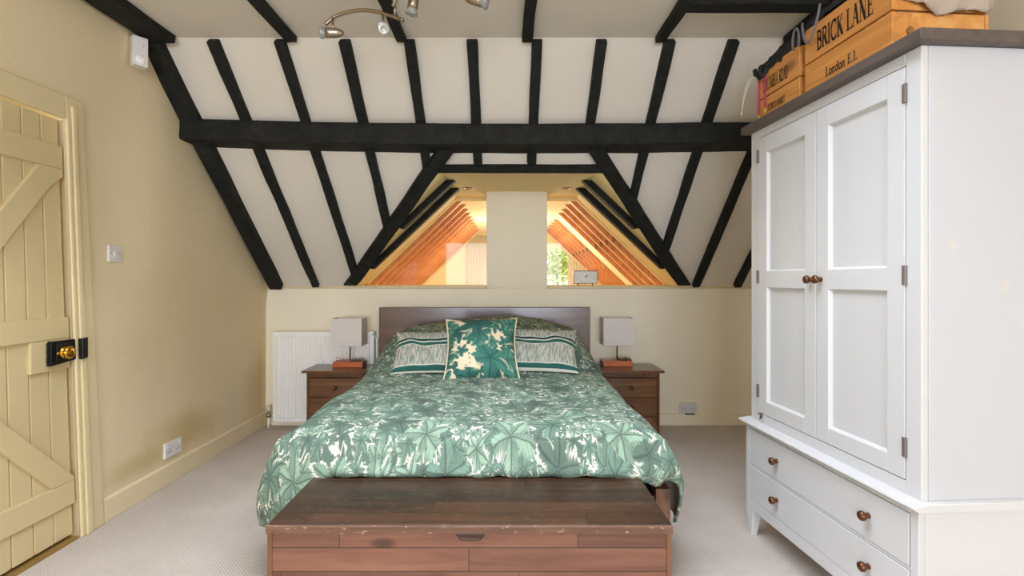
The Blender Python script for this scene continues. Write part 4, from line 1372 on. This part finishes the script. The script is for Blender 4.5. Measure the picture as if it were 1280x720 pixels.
# crates stand on the wardrobe, in its frame: local x from the far end to the near end, y away from the room
ZT = H1 + .036
def crate(x0, x1, y0, y1, hs, gapz, label, texts, rz=0.0):
    t = thing('wooden_crate', label, 'crate', wd.matrix_basis @ Vector((0, 0, 0)), YAW)
    t.location = Vector((1.186, 2.394, 0)); t.location.z = ZT
    sl = []
    th = .012
    z = 0.0
    for k, h in enumerate(hs):
        a = MB()
        r = .02
        def rr_(xa, xb, za, zb, top):
            return [(xa, za), (xb, za), (xb, zb), (xa, zb)]
        poly = [(x0, z), (x1, z), (x1, z + h - r * .5), (x1 - r * .4, z + h), (x0 + r * .4, z + h), (x0, z + h - r * .5)] if k == len(hs) - 1 else [(x0, z), (x1, z), (x1, z + h), (x0, z + h)]
        a.prism([(p, y0, q) for p, q in poly], (0, th, 0))
        sl.append(a.build('slat', m_crate, t, bevel=0.002))
        MB().box((x0, y1 - th, z), (x1, y1, z + h)).build('slat', m_crate, t, bevel=0.002)
        for xx in (x0 + .002, x1 - th - .002):
            MB().box((xx, y0 + th + .0005, z), (xx + th, y1 - th - .0005, z + h)).build('end_slat', m_crate, t, bevel=0.002)
        z += h + gapz
    for xx, yy in ((x0 + .016, y0 + .0135), (x1 - .036, y0 + .0135), (x0 + .016, y1 - .0335), (x1 - .036, y1 - .0335)):
        MB().box((xx, yy, 0), (xx + .02, yy + .02, z - gapz - .004)).build('corner_post', m_crate, t)
    MB().box((x0 + .015, y0 + .0135, 0.0005), (x1 - .015, y1 - .0135, .009)).build('bottom', m_crate, t)
    for si, txt, xa, w, za, hh in texts:
        lettering(txt, xa, za, w, hh, y0, sl[si])
    return t


n1 = crate(.355, .780, .022, .36, (.136, .138), .007, 'large pine crate lettered BRICK LANE on the wardrobe', [(1, 'BRICK LANE', .425, .28, .168, .078), (0, 'London E.1.', .475, .16, .045, .036)])
n2 = crate(.022, .322, .022, .30, (.110, .128), .006, 'smaller pine crate lettered COLUMBIA ROAD on the far end of the wardrobe', [(1, 'COLUMBIA ROAD', .06, .185, .138, .058), (0, 'FLOWER MARKET', .10, .125, .040, .030)])
q = MB().lathe((.7806, .085, .075), (1, 0, 0), [(0, .013), (.0015, .012), (.001, .006), (.0018, .001)], 18)
q.build('knot_plug', wood('knot_wood', col(120, 78, 36), col(160, 108, 56), col(184, 130, 74)), n1, smooth=True)


def cloth_blob(name, label, cat, mat, fn, nu, nv, thick=.006, loc=None):
    """a crumpled sheet: fn(u, v) in the wardrobe's frame above its top board"""
    t = thing(name, label, cat, Vector((1.186, 2.394, ZT)), YAW)
    m = MB()
    for j in range(nv + 1):
        for i in range(nu + 1):
            m.v.append(Vector(fn(i / nu, j / nv)))
    for j in range(nv):
        for i in range(nu):
            a = j * (nu + 1) + i
            m.face((a, a + 1, a + nu + 2, a + nu + 1))
    m.build('cloth', mat, t, smooth=True, solid=thick, recalc=False)
    return t


def nz(x, y, s, k): return noise.noise(Vector((x * s, y * s, k)))


# grey linen cloth hanging out of the near crate over its end
def linen(u, v):
    yy = .05 + .315 * u
    hem = [.172, .168, .158, .140, .122, .128, .140, .145, .140, .131, .152]
    k = u * 9.999; i = int(k); f = k - i
    hem = hem[i] * (1 - f) + hem[i + 1] * f
    ztop = .290
    if v < .45:
        q = v / .45
        return (.60 + (.787 - .60) * q, yy, ztop + .018 + .014 * nz(u * 3, v * 3, 2.0, 1.0) - .05 * (1 - q))
    q = (v - .45) / .55
    return (.789 + .014 * math.sin(q * PI) + .006 * math.sin(u * 21 + q * 3) * q + .006 * nz(u * 6, q * 3, 2, 4), yy + .012 * nz(u * 5, q * 4, 2, 7), (ztop + .02) * (1 - q) + hem * q + .004 * nz(u * 8, q * 5, 2, 9))


cloth_blob('linen_cloth', 'crumpled grey linen cloth hanging over the end of the large crate', 'cloth', m_linen, linen, 60, 30)


# dark bag slumped over the two crates
def darkbag(u, v):
    x = .015 + .60 * u
    base = .247 if x < .335 else .288
    base = .247 + (.300 - .247) * sstep(.30, .37, x)
    ang = v * PI
    rad = .056 + .016 * math.sin(u * 7) + .014 * nz(u * 6, v * 3, 2, 3)
    rad *= math.sin(min(1, max(.08, u * 1.02)) * PI) ** .35 if u < .98 else .25
    front = .010 + .012 * sstep(.1, .5, u)
    y = front + .13 - .125 * math.cos(ang) + .01 * nz(u * 7, v * 5, 2, 8)
    z = base + rad * 1.7 * math.sin(ang) ** .8 - .02 * math.cos(ang) ** 2 * (1 - u) * (1 if v < .5 else 0) + .012 * nz(u * 9, v * 6, 2, 5)
    return (x, y, z)


bg = cloth_blob('dark_bag', 'charcoal cloth bag slumped across the tops of both crates', 'bag', m_charcoal, darkbag, 60, 24)
hp = []
for i in range(25):
    a = i / 24
    hp.append((.375 + .105 * a, -.004 - .010 * math.sin(a * PI), .305 - .115 * math.sin(a * PI) ** .8 + .02 * a))
MB().tube(hp, .0048, 10).build('handle', m_cord, bg, smooth=True)
hp = [(.33 + .02 * math.cos(a), .0, .255 + .05 * math.sin(a)) for a in [math.radians(-40 + 20 * i) for i in range(14)]]
MB().tube(hp, .005, 10).build('handle', m_cord, bg, smooth=True)
hp = [(.03 + .09 * i / 14, .004 - .012 * math.sin(i * .9), .232 + .028 * math.sin(i * 1.1)) for i in range(15)]
MB().tube(hp, .009, 10).build('drawstring', m_charcoal, bg, smooth=True)
# magenta ribbons hanging down the small crate
for x, zb_, lab in ((.036, .012, 'magenta ribbon hanging at the outer corner of the small crate'), (.088, .03, 'magenta ribbon hanging across the lettering of the small crate')):
    t = thing('magenta_ribbon', lab, 'ribbon', Vector((1.186, 2.394, ZT)), YAW, group='ribbons on the small crate')
    MB().box((x - .006, .0135, zb_ + .03), (x + .006, .0165, .225)).build('band', m_magenta, t, bevel=0.001)
    MB().tube([(x, .015, zb_ + .03), (x + .003, .014, zb_ + .012), (x - .002, .0145, zb_)], [.005, .006, .002], 8).build('tassel', m_gold, t, smooth=True)
t = thing('white_cord', 'thin white cord dangling off the far end of the small crate', 'cord', Vector((1.186, 2.394, ZT)), YAW)
MB().tube([(.03, .02, .235), (.0, .0, .24), (-.03, -.012, .20), (-.045, -.016, .14), (-.055, -.016, .09)], .003, 8).build('strand', m_whitecord, t, smooth=True)
MB().tube([(.03, .02, .235), (.006, -.004, .225), (-.02, -.015, .18), (-.04, -.02, .12), (-.05, -.02, .085)], .003, 8).build('strand', m_whitecord, t, smooth=True)
MB().tube([(-.054, -.017, .095), (-.058, -.018, .07)], [.005, .003], 8).build('cord_end', m_piping, t, smooth=True)

# ------------------------------------------------------------------ camera, light, world
cam = bpy.data.cameras.new('camera')
co = bpy.data.objects.new('camera', cam); C.objects.link(co)
co.location = (0, 0, EYE); co.rotation_euler = (math.radians(90), 0, 0)
cam.sensor_width = 36.0
cam.lens = 36.0 * F / 1280.0
cam.shift_x = (640.0 - VX) / 1280.0
cam.shift_y = -(360.0 - VY) / 1280.0
cam.clip_start = 0.02
bpy.context.scene.camera = co


def area(name, loc, rot, sx, sy, power, c):
    l = bpy.data.lights.new(name, 'AREA'); l.shape = 'RECTANGLE'; l.size = sx; l.size_y = sy; l.energy = power; l.color = c
    o = bpy.data.objects.new(name, l); C.objects.link(o); o.location = loc; o.rotation_euler = rot
    return o


area('rear_window_daylight', ((WX0 + WX1) / 2, YB - 0.2, (WZ0 + WZ1) / 2), (math.radians(90), 0, 0), WX1 - WX0, WZ1 - WZ0, 185, (0.86, 0.97, 1.13))
area('added_overhead_fill', ((RX0 + RX1) / 2, (RY0 + RY1) / 2, HC + 0.12), (0, 0, 0), RX1 - RX0, RY1 - RY0, 68, (0.86, 0.97, 1.13))  # fill light from above, added to brighten floor and bed
area('side_window_daylight', (XL - 0.2, -1.8, 1.45), (math.radians(90), 0, math.radians(-90)), 2.2, 1.4, 48, (0.86, 0.97, 1.13))
l = bpy.data.lights.new('far_room_lamp', 'POINT'); l.energy = 33; l.color = (1.0, 0.87, 0.60); l.shadow_soft_size = 0.12
o = bpy.data.objects.new('far_room_lamp', l); C.objects.link(o); o.location = (0.1, 6.1, 1.45)

w = bpy.data.worlds.new('world'); bpy.context.scene.world = w
w.use_nodes = True
bgn = w.node_tree.nodes['Background']
bgn.inputs[0].default_value = (0.93, 0.98, 1.05, 1); bgn.inputs[1].default_value = 1.6

sc = bpy.context.scene
sc.view_settings.view_transform = 'Standard'
sc.view_settings.look = 'None'
sc.view_settings.gamma = 1.0
sc.view_settings.use_curve_mapping = False
sc.view_settings.exposure = 0.42
sc.cycles.use_denoising = True
sc.cycles.max_bounces = 14
sc.cycles.diffuse_bounces = 12
sc.cycles.sample_clamp_indirect = 6.0
